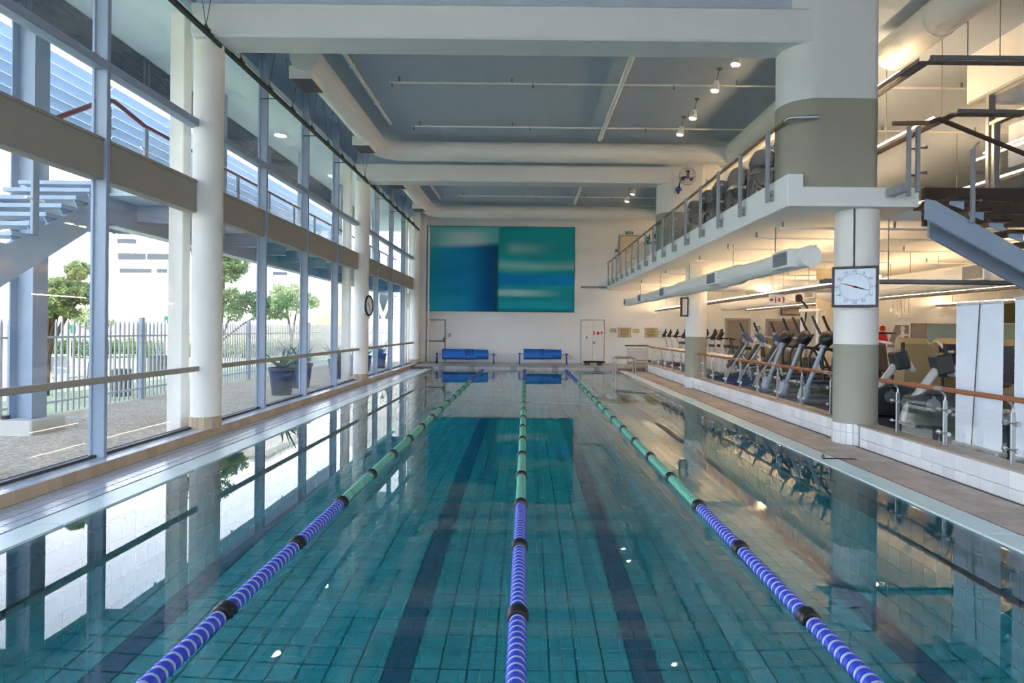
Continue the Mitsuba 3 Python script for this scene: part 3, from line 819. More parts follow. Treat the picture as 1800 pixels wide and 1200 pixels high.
# ------------------------------------------------------------------ FAR WALL: painting, doors, plaques, small fittings
pn = thing('wall_painting', 'huge abstract painting in teal and deep blue on the end wall', 'painting')
part(pn, 'canvas', bx(-4.81, 2.27, YW - 0.07, YW - 0.002, 2.63, 6.63), 'mat_painting')
part(pn, 'frame_edge', cat_([rb(-4.83, 2.29, YW - 0.085, YW - 0.002, 2.60, 2.63, 0.004), rb(-4.83, 2.29, YW - 0.085, YW - 0.002, 6.63, 6.65, 0.004), rb(-4.835, -4.81, YW - 0.085, YW - 0.002, 2.60, 6.65, 0.004), rb(2.27, 2.295, YW - 0.085, YW - 0.002, 2.60, 6.65, 0.004)]), mat('frame_teal', (60, 96, 104), 0.5))


def wall_rect(px0, py0, px1, py1, Y=YW):
    a, b = at(px0, py0, Y), at(px1, py1, Y)
    return a[0], b[0], b[2], a[2]


x0, x1, z0, z1 = wall_rect(749, 561, 783, 637)
d = thing('door_1', 'white fire door with black push bar left of the pool cover reel', **S)
part(d, 'leaf', rb(x0 + 0.05, x1 - 0.05, YW - 0.05, YW - 0.003, ZD, z1 - 0.05, 0.006), DOORW)
part(d, 'frame', cat_([rb(x0, x0 + 0.05, YW - 0.07, YW - 0.003, ZD, z1, 0.004), rb(x1 - 0.05, x1, YW - 0.07, YW - 0.003, ZD, z1, 0.004), rb(x0, x1, YW - 0.07, YW - 0.003, z1 - 0.05, z1, 0.004)]), MIDG)
zb = at(766, 599, YW)[2]
part(d, 'push_bar', cat_([cyl((x0 + 0.08, YW - 0.12, zb), (x1 - 0.08, YW - 0.12, zb), 0.018, 8), rb(x0 + 0.06, x0 + 0.11, YW - 0.14, YW - 0.05, zb - 0.05, zb + 0.17, 0.01), rb(x1 - 0.11, x1 - 0.06, YW - 0.14, YW - 0.05, zb - 0.05, zb + 0.17, 0.01)]), BLACK)
part(d, 'closer', rb(x0 + 0.12, x0 + 0.45, YW - 0.11, YW - 0.05, z1 - 0.15, z1 - 0.09, 0.008), ALU)
x0, x1, z0, z1 = wall_rect(1021, 561.5, 1062, 641)
d = thing('door_2', 'white double leaf door with three small red signs', **S)
xm = (x0 + x1) / 2
for a, b in ((x0 + 0.03, xm - 0.004), (xm + 0.004, x1 - 0.03)):
    part(d, 'leaf', rb(a, b, YW - 0.05, YW - 0.003, ZD, z1 - 0.03, 0.006), DOORW)
part(d, 'frame', cat_([rb(x0, x0 + 0.03, YW - 0.06, YW - 0.003, ZD, z1, 0.004), rb(x1 - 0.03, x1, YW - 0.06, YW - 0.003, ZD, z1, 0.004), rb(x0, x1, YW - 0.06, YW - 0.003, z1 - 0.03, z1, 0.004)]), DOORF)
for nm, px, py, s_ in (('lock', 1031, 593, 0.05), ('handle', 1043.5, 602, 0.06)):
    c_ = at(px, py, YW)
    part(d, nm, rb(c_[0] - s_ * 0.8, c_[0] + s_ * 0.8, YW - 0.08, YW - 0.05, c_[2] - s_, c_[2] + s_, 0.008), MIDG)
for i, px in enumerate((1044, 1051, 1057.5)):
    c_ = at(px, 585.5, YW)
    sh = [sbox(-0.035, -0.085, 0.035, 0.085), Point(0, 0).buffer(0.075, 10), unary_union([sbox(-0.02, -0.085, 0.02, 0.085), sbox(-0.075, 0.02, 0.075, 0.06)])][i]
    part(d, 'red_sign', prism(affinity.translate(sh, c_[0], c_[2]), 'y', YW - 0.056, YW - 0.05), REDP)


def plaque(px0, py0, px1, py1, label, m, lines, Y=YW):
    x0, x1, z0, z1 = wall_rect(px0, py0, px1, py1, Y)
    p = thing('wall_plaque', label, 'plaque')
    part(p, 'plate', rb(x0, x1, Y - 0.02, Y - 0.002, z0, z1, 0.004), m)
    part(p, 'border', cat_([bx(x0, x1, Y - 0.023, Y - 0.019, z1 - 0.012, z1), bx(x0, x1, Y - 0.023, Y - 0.019, z0, z0 + 0.012), bx(x0, x0 + 0.012, Y - 0.023, Y - 0.019, z0, z1), bx(x1 - 0.012, x1, Y - 0.023, Y - 0.019, z0, z1)]), DARK)
    w, h = x1 - x0, z1 - z0
    part(p, 'faint_lines', cat_([bx(x0 + w * (0.5 - l / 2), x0 + w * (0.5 + l / 2), Y - 0.022, Y - 0.019, z1 - h * (i + 1) / (len(lines) + 1) - h * 0.03, z1 - h * (i + 1) / (len(lines) + 1) + h * 0.03) for i, l in enumerate(lines)]), DARK)


plaque(1072, 577, 1083, 583.5, 'smallest gold plaque, just right of the double leaf door', BRASS, (0.7, 0.8))
plaque(1086.5, 575.7, 1109, 592.7, 'large gold plaque with many faint lines of writing', BRASS, (0.85, 0.7, 0.75, 0.6, 0.75, 0.7))
plaque(1112, 577.8, 1123.5, 584.5, 'small plain gold plaque between the two large ones', BRASS, (0.6,))
plaque(1133.5, 575.8, 1156, 593, 'large gold plaque with five bold lines above the balustrade', BRASS, (0.65, 0.65, 0.75, 0.9, 0.6))
plaque(1157.7, 581, 1166.5, 593.7, 'framed white paper notice beside the last gold plaque', BANNER, (0.5, 0.6, 0.4))
c_ = at(790, 589, YW)
o = thing('wall_socket', 'grey square switch on the wall right of the fire door', 'switch')
part(o, 'plate', rb(c_[0] - 0.07, c_[0] + 0.07, YW - 0.03, YW - 0.002, c_[2] - 0.07, c_[2] + 0.07, 0.008), MIDG)
part(o, 'button', lathe([(0, 0.02), (0.03, 0.02), (0.035, 0)], 12), WHITEP, 40, to=T().translate([c_[0], YW - 0.03, c_[2]]).rotate([1, 0, 0], 90))
a, b = at(1021, 505, YW), at(1110, 505.5, YW)
wc = thing('wall_channel', 'grey horizontal metal channel on the end wall under the balcony end', 'channel')
part(wc, 'body', rb(a[0], b[0] + 2.0, YW - 0.09, YW - 0.002, a[2] - 0.05, a[2] + 0.05, 0.008), MIDG)
part(wc, 'lip', rb(a[0], b[0] + 2.0, YW - 0.10, YW - 0.085, a[2] - 0.055, a[2] - 0.035, 0.003), ALU)

# balcony end: door, exit sign, call box
x0, x1, z0, z1 = wall_rect(1088, 413, 1123, 430)
d = thing('door_3', 'cream door at the far end of the balcony under the exit sign', **S)
part(d, 'leaf', rb(x0 + 0.06, x1 - 0.05, YW - 0.05, YW - 0.003, 3.92, z1 - 0.06, 0.006), matte('door_cream', (206, 196, 170)))
part(d, 'frame', cat_([rb(x0, x0 + 0.06, YW - 0.08, YW - 0.003, 3.92, z1, 0.004), rb(x1 - 0.05, x1, YW - 0.08, YW - 0.003, 3.92, z1, 0.004), rb(x0, x1, YW - 0.08, YW - 0.003, z1 - 0.06, z1, 0.004)]), DOORF)
part(d, 'closer', rb(x0 + 0.5, x0 + 0.85, YW - 0.11, YW - 0.05, z1 - 0.16, z1 - 0.1, 0.008), ALU)
x0, x1, z0, z1 = wall_rect(1099.5, 407, 1112.5, 411.8)
ex = thing('exit_sign', 'green EXIT sign above the balcony door', 'sign')
part(ex, 'box', rb(x0, x1, YW - 0.06, YW - 0.002, z0, z1, 0.006), GREENS)
tx = meshkit.text_mesh('EXIT', 0.075, 0.004, True)
w_ = tx.bounds[1][0] - tx.bounds[0][0]
part(ex, 'lettering', xf(tx, trimesh.transformations.translation_matrix(((x0 + x1) / 2 - w_ / 2, YW - 0.06, (z0 + z1) / 2 - 0.037)) @ rotm(90, (1, 0, 0))), WHITEP)
c_ = at(1083.5, 440.5, YW)
o = thing('call_point', 'small dark red call point left of the balcony door', 'alarm')
part(o, 'box', rb(c_[0] - 0.07, c_[0] + 0.07, YW - 0.05, YW - 0.002, c_[2] - 0.07, c_[2] + 0.07, 0.01), MIDG)
part(o, 'button', rb(c_[0] - 0.035, c_[0] + 0.035, YW - 0.06, YW - 0.048, c_[2] - 0.035, c_[2] + 0.035, 0.004), REDP)

# gym end wall: doors, notices, screens, signs
for i, (p0, p1, p2) in enumerate(((1274, 1318, 559), (1345.5, 1412, 560))):
    x0, x1, z0, z1 = wall_rect(p0, p2, p1, 620)
    d = thing(f'door_{4 + i}', ['grey door with grey frame in the gym end wall', 'wide grey double door in the gym end wall beneath the screen'][i], **S)
    f_ = 0.11
    part(d, 'frame', cat_([rb(x0, x0 + f_, YW - 0.08, YW - 0.003, ZG, z1, 0.006), rb(x1 - f_, x1, YW - 0.08, YW - 0.003, ZG, z1, 0.006), rb(x0, x1, YW - 0.08, YW - 0.003, z1 - f_, z1, 0.006)]), DOORF)
    if i == 0:
        part(d, 'leaf', rb(x0 + f_, x1 - f_, YW - 0.05, YW - 0.003, ZG, z1 - f_, 0.006), DOORG)
    else:
        xm = (x0 + x1) / 2
        part(d, 'leaf', rb(x0 + f_, xm - 0.004, YW - 0.05, YW - 0.003, ZG, z1 - f_, 0.006), DOORG)
        part(d, 'leaf', rb(xm + 0.004, x1 - f_, YW - 0.05, YW - 0.003, ZG, z1 - f_, 0.006), DOORG)
for nm, q, m in (('framed grey notice between the far pillar and the grey door', (1258, 580, 1267.5, 593.5), DOORF), ('small grey notice between the grey doors, upper one', (1327.5, 573, 1336, 580.5), MIDG), ('small grey notice between the grey doors, lower one', (1326.5, 584, 1337.5, 589.5), MIDG)):
    x0, x1, z0, z1 = wall_rect(*q)
    o = thing('wall_notice', nm, 'notice')
    part(o, 'board', rb(x0, x1, YW - 0.025, YW - 0.002, z0, z1, 0.006), m)
    part(o, 'sheet', bx(x0 + 0.04, x1 - 0.04, YW - 0.028, YW - 0.024, z0 + 0.04, z1 - 0.04), BRASS)
x0, x1, z0, z1 = wall_rect(1370.5, 540, 1404.5, 554)
tv = thing('wall_screen', 'black flat screen high on the gym end wall', 'screen')
part(tv, 'housing', rb(x0, x1, YW - 0.2, YW - 0.1, z0, z1, 0.012), BLACK)
part(tv, 'display', bx(x0 + 0.03, x1 - 0.03, YW - 0.204, YW - 0.199, z0 + 0.03, z1 - 0.03), SCREEN)
part(tv, 'mount', bx((x0 + x1) / 2 - 0.1, (x0 + x1) / 2 + 0.1, YW - 0.1, YW - 0.002, (z0 + z1) / 2 - 0.1, (z0 + z1) / 2 + 0.1), DARK)
x0, x1, z0, z1 = wall_rect(1199, 522, 1209, 556, 17.6)
o = thing('pillar_screen', 'narrow black framed screen fixed to the left of the far pillar', 'screen')
part(o, 'frame', rb(x0, x1 + 0.06, 17.75, 17.83, z0, z1, 0.01), BLACK)
part(o, 'display', bx(x0 + 0.05, x1 + 0.02, 17.742, 17.752, z0 + 0.04, z1 - 0.04), LIGHTG)
part(o, 'mount', rb(x0 + 0.1, x1 + 0.2, 17.8, 17.88, (z0 + z1) / 2 - 0.05, (z0 + z1) / 2 + 0.05, 0.01), DARK)
Y = 14.0
x0, x1, z0, z1 = wall_rect(1351.5, 517.5, 1380.5, 536, Y)
o = thing('direction_sign', 'white hanging sign with red arrow and red symbols', 'sign')
part(o, 'board', rb(x0, x1, Y - 0.02, Y + 0.02, z0, z1, 0.006), WHITEP)
zc, hh, w_ = (z0 + z1) / 2, z1 - z0, x1 - x0
arrow = Polygon([(-0.09, 0), (-0.01, 0.075), (-0.01, 0.03), (0.075, 0.03), (0.075, -0.03), (-0.01, -0.03), (-0.01, -0.075)])
ext = unary_union([sbox(-0.02, -0.09, 0.02, 0.07), Point(0, 0.08).buffer(0.015)])
hose = Point(0, 0).buffer(0.06, 12).difference(Point(0, 0).buffer(0.02, 8))
tap = unary_union([sbox(-0.018, -0.09, 0.018, 0.09), sbox(-0.02, 0.0, 0.07, 0.05), sbox(-0.05, 0.05, 0.05, 0.085)])
for sh, fx in ((arrow, 0.15), (ext, 0.38), (hose, 0.6), (tap, 0.85)):
    part(o, 'red_symbol', prism(affinity.translate(affinity.scale(sh, 0.5, 0.75, origin=(0, 0)), x0 + w_ * fx, zc), 'y', Y - 0.026, Y - 0.02), REDP)
part(o, 'wire', cat_([cyl((x, Y, z1), (x, Y, 3.68), 0.005, 5) for x in (x0 + 0.05, x1 - 0.05)]), TRAYM)

# gym side wall pieces at right: pictograms, grey door, mirror
YG = 21.0
gw = thing('wall_changing', 'white partition with changing room pictograms at the right of the gym', **S)
x0, x1, z0, z1 = wall_rect(1545, 540, 1600, 640, YG)
part(gw, 'plaster', bx(x0 - 1.2, x1, YG, YG + 0.15, ZG, 3.68), WALL)
x2, x3, _, z3 = wall_rect(1602, 568, 1690, 640, YG)
part(gw, 'lintel', bx(x1, x3 + 3.5, YG, YG + 0.15, z3, 3.68), WALL)
part(gw, 'jamb', bx(x3 + 3.0, x3 + 3.5, YG, YG + 0.15, ZG, z3), WALL)
part(gw, 'base', bx(x1, x3 + 3.0, YG, YG + 0.15, ZG, ZG + 0.3), WALL)
part(gw, 'olive_panel', bx(x3 + 0.8, x3 + 3.4, YG - 0.02, YG - 0.002, z3 + 0.05, z3 + 0.75), OLIVEPANEL)
part(gw, 'slatted_door', rb(x1 + 0.05, x1 + 0.6, YG + 0.02, YG + 0.08, ZG + 0.3, z3, 0.006), DOORG)
part(gw, 'mirror', quad((x1 + 0.62, YG + 0.04, ZG + 0.3), (x3 + 3.0, YG + 0.04, ZG + 0.3), (x3 + 3.0, YG + 0.04, z3), (x1 + 0.62, YG + 0.04, z3)), mat('mirror', (170, 190, 182), 0.05, 0.9))
po = thing('door_sign', 'dark grey trapezoid panel with white wheelchair symbol', 'sign')
a0, a1, b0, b1 = wall_rect(1564, 571, 1596.5, 610, YG)
part(po, 'panel', prism([(a0 - 0.1, b0), (a1, b0), (a1, b1), (a0 + 0.2, b1)], 'y', YG - 0.03, YG - 0.002), DOORG)
cx, cz = (a0 + a1) / 2 + 0.1, b1 - 0.36
wh = unary_union([Point(cx, cz + 0.25).buffer(0.085), sbox(cx - 0.055, cz - 0.15, cx + 0.055, cz + 0.15), sbox(cx, cz - 0.02, cx + 0.22, cz + 0.05), sbox(cx - 0.05, cz - 0.18, cx + 0.24, cz - 0.09), sbox(cx + 0.16, cz - 0.38, cx + 0.24, cz - 0.1),
                  Point(cx, cz - 0.22).buffer(0.25, 16).difference(Point(cx, cz - 0.22).buffer(0.19, 16)).difference(sbox(cx, cz - 0.2, cx + 0.5, cz + 0.3))])
part(po, 'wheelchair_symbol', prism(wh, 'y', YG - 0.04, YG - 0.03), WHITEP)
pe = thing('pictogram', 'red figure pictogram on the white partition beside the pillar', 'sign')
c_ = at(1551, 577, YG)
fx, fz = c_[0], c_[2]
fig = unary_union([Point(fx, fz).buffer(0.10), Polygon([(fx - 0.1, fz - 0.12), (fx + 0.1, fz - 0.12), (fx + 0.24, fz - 0.55), (fx - 0.24, fz - 0.55)]), sbox(fx - 0.3, fz - 0.2, fx + 0.3, fz - 0.13), sbox(fx - 0.11, fz - 1.0, fx - 0.03, fz - 0.5), sbox(fx + 0.03, fz - 1.0, fx + 0.11, fz - 0.5)])
part(pe, 'figure', prism(fig, 'y', YG - 0.02, YG - 0.002), REDP)
part(pe, 'bar', rb(fx - 0.3, fx + 0.5, YG - 0.03, YG - 0.01, fz - 0.2, fz - 0.14, 0.006), BLACK)
for i in range(3):
    a = at(1566 + 7 * i, 545 + 5.5 * i, 19.5 - 0.2 * i)
    o = thing('emergency_lamp', f'small white hanging lamp by the pictograms, {ordinal(i)} from the left', 'lamp', 'small hanging lamps')
    part(o, 'housing', rb(a[0], a[0] + 0.4, a[1] - 0.05, a[1] + 0.05, a[2] - 0.06, a[2] + 0.06, 0.01), WHITEP)
    part(o, 'rod', cat_([cyl((a[0] + q, a[1], a[2] + 0.05), (a[0] + q, a[1], 3.68), 0.006, 5) for q in (0.08, 0.32)]), TRAYM)

# ------------------------------------------------------------------ POOL THINGS: reels, mat, ladder, lane lines, balustrade
for i, (p0, p1, s0, s1) in enumerate(((778, 858, 768, 868), (920.5, 986.5, 913.5, 996))):
    Y = 27.3
    a, b = at(p0, 622.3, Y), at(p1, 622.8, Y)
    r = thing('cover_reel', ['rolled blue pool cover on a blue wheeled reel, left and longer one', 'rolled blue pool cover on a blue wheeled reel, right and shorter one'][i], 'reel', 'pool cover reels')
    zc = (a[2] + b[2]) / 2
    part(r, 'rolled_cover', cat_([tube([(a[0], Y, zc), ((a[0] + b[0]) / 2, Y, zc), (b[0], Y, zc)], [0.245, 0.235, 0.22], 32), ]), BLUECOVER, 40)
    ang = np.linspace(0.3, 5.5 * math.pi, 60)
    part(r, 'cover_flap', prism([(Y - 0.235, zc - 0.03), (Y - 0.25, zc - 0.03), (Y - 0.262, zc - 0.14), (Y - 0.2, zc - 0.2), (Y - 0.15, zc - 0.19)], 'x', a[0] + 0.01, a[0] + (b[0] - a[0]) * 0.75), BLUECOVER)
    for q in ((0.52, 0.56, 0.60, 0.665) if i == 0 else (0.46, 0.52)):
        x = a[0] + (b[0] - a[0]) * q
        part(r, 'strap', cyl((x - 0.02, Y, zc), (x + 0.02, Y, zc), 0.252, 24), BLUESTRAP, 40)
    xs0, xs1 = at(s0, 622, Y)[0], at(s1, 622, Y)[0]
    part(r, 'axle', cyl((xs0 - 0.05, Y, zc), (xs1 + 0.05, Y, zc), 0.035, 10), ALU, 40)
    for x in (xs0, xs1):
        sd = part(r, 'stand', cat_([tube([(x, Y, zc + 0.02), (x, Y - 0.2, ZD + 0.09)], 0.025, 8), tube([(x, Y, zc + 0.02), (x, Y + 0.2, ZD + 0.09)], 0.025, 8), rb(x - 0.025, x + 0.025, Y - 0.22, Y + 0.22, ZD + 0.09, ZD + 0.13, 0.006), rb(x - 0.06, x + 0.06, Y - 0.06, Y + 0.06, zc - 0.03, zc + 0.05, 0.01)]), BLUEFRAME, 40)
        for y in (Y - 0.2, Y + 0.2):
            part(sd, 'wheel', cat_([cyl((x - 0.02, y, ZD + 0.05), (x + 0.02, y, ZD + 0.05), 0.05, 14), bx(x - 0.025, x + 0.025, y - 0.012, y + 0.012, ZD + 0.05, ZD + 0.11)]), BLACK, 40)
    part(r, 'crank', tube(bend([(xs1 + 0.05, Y, zc), (xs1 + 0.12, Y, zc), (xs1 + 0.12, Y - 0.1, zc - 0.2), (xs1 + 0.25, Y - 0.1, zc - 0.2)]), 0.012, 6), ALU, 40)

a, b = at(1025, 641, 27.2), at(1063, 641, 27.2)
m_ = thing('aerobic_step', 'low black step platform lying in front of the double leaf door', 'step')
part(m_, 'platform', rb(a[0], b[0], 27.0, 27.4, ZD + 0.10, ZD + 0.17, 0.03), BLACK)
for q in (0.18, 0.75):
    x = a[0] + (b[0] - a[0]) * q
    part(m_, 'foot', rb(x - 0.1, x + 0.12, 27.02, 27.38, ZD, ZD + 0.11, 0.02), DARK)
part(m_, 'rib', cat_([bx(a[0] + 0.08, b[0] - 0.08, y, y + 0.02, ZD + 0.168, ZD + 0.174) for y in np.arange(27.06, 27.36, 0.06)]), DARK)

# ladder handrails: two hoops side by side, seen from the pool's far right corner
ld = thing('pool_ladder', 'polished steel pool ladder hoops at the far right corner of the pool', 'ladder')
for k, yl in enumerate((23.3, 22.7)):
    hx0, hx1 = at(1078 + 4 * k, 640, yl)[0], XP + 0.28
    top = at(1095, 627.5 + 1.5 * k, yl)[2]
    part(ld, 'hoop', tube(bend([(hx0, yl, -0.75), (hx0, yl, top), (hx1, yl, top), (hx1, yl, ZC)], 8, 0.12), 0.024, 10), mat('ladder_steel', (150, 148, 144), 0.25, 0.9), 40)
    part(ld, 'foot_flange', cyl((hx1, yl, ZC), (hx1, yl, ZC + 0.015), 0.05, 14), CHROME, 40)
for z in (-0.25, -0.5, -0.7):
    part(ld, 'rung', rb(at(1078, 640, 23.3)[0] - 0.03, at(1078, 640, 23.3)[0] + 0.03, 22.7, 23.3, z, z + 0.03, 0.006), CHROME)

# balustrade panel at the end of the far deck
Y = 26.1
x0, x1, z0, z1 = wall_rect(1101, 608, 1140, 642, Y)
bl = thing('wire_balustrade', 'white panelled balustrade with dark rail at the end of the far deck', 'railing')
for x in (x0 + 0.03, x1 - 0.06):
    part(bl, 'post', cyl((x, Y, ZD), (x, Y, z1), 0.022, 8), ALU, 40)
part(bl, 'top_rail', cyl((x0 - 0.05, Y, z1 + 0.02), (x1, Y, z1 + 0.02), 0.03, 10), DARKWOOD, 40)
for i in range(5):
    zz = ZD + 0.16 + (z1 - ZD - 0.2) * i / 5
    part(bl, 'panel_board', rb(x0 + 0.06, x1 - 0.08, Y - 0.012, Y + 0.012, zz, zz + (z1 - ZD - 0.2) / 5 - 0.03, 0.004), LIGHTG)
for i in range(2):
    one('deck_step', rb(4.25 + 0.2 * i, 5.5, 25.1 + 0.45 * i, 25.55 + 0.45 * i, ZD, ZD + 0.11 * (i + 1), 0.01), DECK[1], ['brown step beside the balustrade, lower one', 'brown step beside the balustrade, upper one'][i], 'step', 'steps up to the gym')

# lane lines
unit = lathe([(0.012, -0.021), (0.050, -0.017), (0.054, 0.0), (0.050, 0.017), (0.012, 0.021)], 18)
ring = lathe([(0.012, -0.0115), (0.048, -0.009), (0.050, 0.0), (0.048, 0.009), (0.012, 0.0115)], 18)
coll = lathe([(0.012, -0.05), (0.058, -0.046), (0.067, -0.026), (0.055, -0.006), (0.055, 0.006), (0.067, 0.026), (0.058, 0.046), (0.012, 0.05)], 22)
ROT = rotm(-90, (1, 0, 0))
unit, ring, coll = xf(unit, ROT), xf(ring, ROT), xf(coll, ROT)
ud, rd, kd = mikit.ply(unit, ROPEB, 30), mikit.ply(ring, ROPEW, 30), mikit.ply(coll, ROPEK, 30)
PITCH = 1.124
for k, X in enumerate((-1.775, -0.03, 1.70)):
    ln = thing('lane_line', ['left', 'middle', 'right'][k] + ' floating lane line of blue, white and green discs', 'lane line', 'floating lane lines')
    part(ln, 'cable', cyl((X, YP0, ZWAT + 0.005), (X, YP1, ZWAT + 0.005), 0.011, 6), BLUESTRAP)
    y = 3.555 - PITCH * 2
    nseg = 0
    while y < YP1 - 0.3:
        part(ln, 'collar', kd, to=move(X, y, ZWAT + 0.005), label='black double collar')
        e_ = min(y + PITCH, YP1)
        n = int((e_ - y - 0.11) / 0.0624)
        c_ = [y + 0.055 + 0.021 + 0.0624 * i for i in range(n)]
        if y < 5.75:
            for q in c_:
                part(ln, 'float', ud, to=move(X, q, ZWAT + 0.005))
                part(ln, 'float_ring', rd, to=move(X, q + 0.0312, ZWAT + 0.005))
        else:
            green = y < 19.0
            part(ln, 'float_segment', many(unit, [(X, q, ZWAT + 0.005) for q in c_]), ROPEG if green else ROPEB, 30, kind='stuff', label='green discs' if green else 'blue discs')
            part(ln, 'float_ring_segment', many(ring, [(X, q + 0.0312, ZWAT + 0.005) for q in c_]), ROPEGL if green else ROPEW, 30, kind='stuff')
        y += PITCH
# ------------------------------------------------------------------ GYM RAILING, BANNERS, CLOCKS, FAN
gr = thing('gym_railing', 'glass railing with reddish wooden handrail on the white tiled parapet', 'railing')
XGR, ZR = 5.15, 1.12
gp = cat_([rb(-0.025, 0.025, -0.012, 0.012, 0.424, 0.98, 0.004), tube(bend([(0, 0, 0.97), (0, 0, 1.04), (-0.06, 0, ZR - 0.02)], 5, 0.45), 0.013, 8)])
gpd = mikit.ply(gp, ALU, 40)
gc = cat_([cyl((-0.02, 0, 0), (-0.02, -0.09, 0), 0.012, 8), cyl((-0.02, -0.07, 0), (-0.02, -0.10, 0), 0.026, 10), cyl((-0.02, 0.0, 0), (-0.02, 0.09, 0), 0.012, 8), cyl((-0.02, 0.07, 0), (-0.02, 0.10, 0), 0.026, 10)])
gcd = mikit.ply(gc, CHROME, 40)
secs = [[5.4, 6.3, 7.32, 8.25], [10.05 + 1.06 * i for i in range(7)] + [17.3], [18.7 + 1.1 * i for i in range(6)]]
for ss in secs:
    for y in ss:
        p = part(gr, 'post', gpd, to=move(XGR, y, 0))
        part(p, 'glass_clamp', gcd, to=move(XGR, y, 0.58))
        part(p, 'glass_clamp', gcd, to=move(XGR, y, 0.86))
    for a, b in zip(ss[:-1], ss[1:]):
        part(gr, 'glass_panel', quad((XGR - 0.02, a + 0.05, 0.45), (XGR - 0.02, b - 0.05, 0.45), (XGR - 0.02, b - 0.05, 0.97), (XGR - 0.02, a + 0.05, 0.97)), PANE)
    part(gr, 'handrail', cyl((XGR - 0.07, ss[0] - 0.3, ZR), (XGR - 0.07, ss[-1] + 0.3, ZR), 0.03, 12), WOOD, 40, label='reddish wooden handrail')
    for a in ss[::2]:
        part(gr, 'rail_sleeve', cyl((XGR - 0.07, a - 0.07, ZR), (XGR - 0.07, a + 0.07, ZR), 0.032, 12), ALU, 40)

for i, (y0, y1) in enumerate(((6.78, 7.52), (5.8, 6.62))):
    X = 5.42
    zt = (2.17, 2.20)[i]
    b = thing('pull_up_banner', ['white back of a pull up banner behind the railing, farther one', 'white back of a pull up banner at the right edge of the picture'][i], 'banner', 'white pull up banners')
    part(b, 'sheet', rb(X, X + 0.006, y0, y1, 0.46, zt, 0.002), BANNER)
    part(b, 'top_bar', rb(X - 0.01, X + 0.016, y0, y1, zt - 0.02, zt + 0.015, 0.005), ALU)
    part(b, 'support_pole', cyl((X - 0.04, (y0 + y1) / 2 + 0.04, 0.45), (X - 0.008, (y0 + y1) / 2 - 0.03, zt), 0.006, 6), DARK)
    part(b, 'base', rb(X - 0.06, X + 0.08, y0, y1, ZG, 0.46, 0.02), ALU)

# square pace clock
ck = thing('pace_clock', 'square pace clock with black frame on the near pillar, one red and black hand', 'clock')
M = T().translate([4.905, 8.915, 2.48]).rotate([0, 0, 1], -30)       # local: x right, z up, faces -y
PLACE[ck] = M
W = 0.305
part(ck, 'backing', rb(-W + 0.02, W - 0.02, 0.005, 0.04, -W + 0.02, W - 0.02, 0.004), BLACK)
part(ck, 'face', bx(-W + 0.02, W - 0.02, -0.008, 0.006, -W + 0.02, W - 0.02), FACE)
part(ck, 'frame', cat_([rb(-W, W, -0.03, 0.02, W - 0.035, W, 0.006), rb(-W, W, -0.03, 0.02, -W, -W + 0.035, 0.006), rb(-W, -W + 0.035, -0.03, 0.02, -W, W, 0.006), rb(W - 0.035, W, -0.03, 0.02, -W, W, 0.006)]), BLACK)
tk = []
for i in range(60):
    a = math.radians(6 * i)
    t_ = bx(-0.0022, 0.0022, -0.011, -0.008, 0.190, 0.212)
    tk.append(xf(t_, rotm(6 * i, (0, 1, 0))))
part(ck, 'minute_marks', cat_(tk), INK)
for i in range(1, 13):
    tx = meshkit.text_mesh(str(5 * i), 0.034, 0.003)
    c_ = tx.bounds.mean(0)
    tx.apply_translation(-c_)
    a = math.radians(30 * i)
    part(ck, 'numeral', xf(tx, trimesh.transformations.translation_matrix((0.24 * math.sin(a), -0.009, 0.24 * math.cos(a))) @ rotm(90, (1, 0, 0))), INK)
hand = prism([(-0.013, 0), (0, 0.20), (0.013, 0)], 'y', -0.016, -0.011)
part(ck, 'red_hand', xf(prism([(-0.012, 0), (-0.005, 0.12), (0.005, 0.12), (0.012, 0)], 'y', -0.017, -0.011), rotm(-72, (0, 1, 0))), REDP, label='red half of the hand')
part(ck, 'hand_tip', xf(prism([(-0.005, 0.12), (0, 0.20), (0.005, 0.12)], 'y', -0.017, -0.011), rotm(-72, (0, 1, 0))), INK)
part(ck, 'black_hand', xf(hand, rotm(108, (0, 1, 0))), INK)
part(ck, 'hub', cyl((0, -0.02, 0), (0, -0.008, 0), 0.014, 12), INK, 40)

# round wall clock on the middle left column
rc = thing('wall_clock', 'round black rimmed clock on the middle white column by the windows', 'clock')
PLACE[rc] = T().translate([-4.715, 17.90, 2.45]).rotate([0, 0, 1], 90 - 7)      # faces local -y -> +x
part(rc, 'face', cyl((0, -0.02, 0), (0, 0.03, 0), 0.27, 36), FACE, 40)
part(rc, 'rim', tube([(0.285 * math.cos(a), -0.015, 0.285 * math.sin(a)) for a in np.linspace(0, 2 * math.pi, 37)], 0.03, 8), BLACK, 40)
for i in range(12):
    part(rc, 'hour_mark', xf(bx(-0.006, 0.006, -0.024, -0.02, 0.2, 0.24), rotm(30 * i, (0, 1, 0))), INK)
part(rc, 'hand', cat_([xf(bx(-0.007, 0.007, -0.03, -0.024, -0.02, 0.19), rotm(160, (0, 1, 0))), xf(bx(-0.008, 0.008, -0.03, -0.024, -0.02, 0.13), rotm(-60, (0, 1, 0)))]), INK)

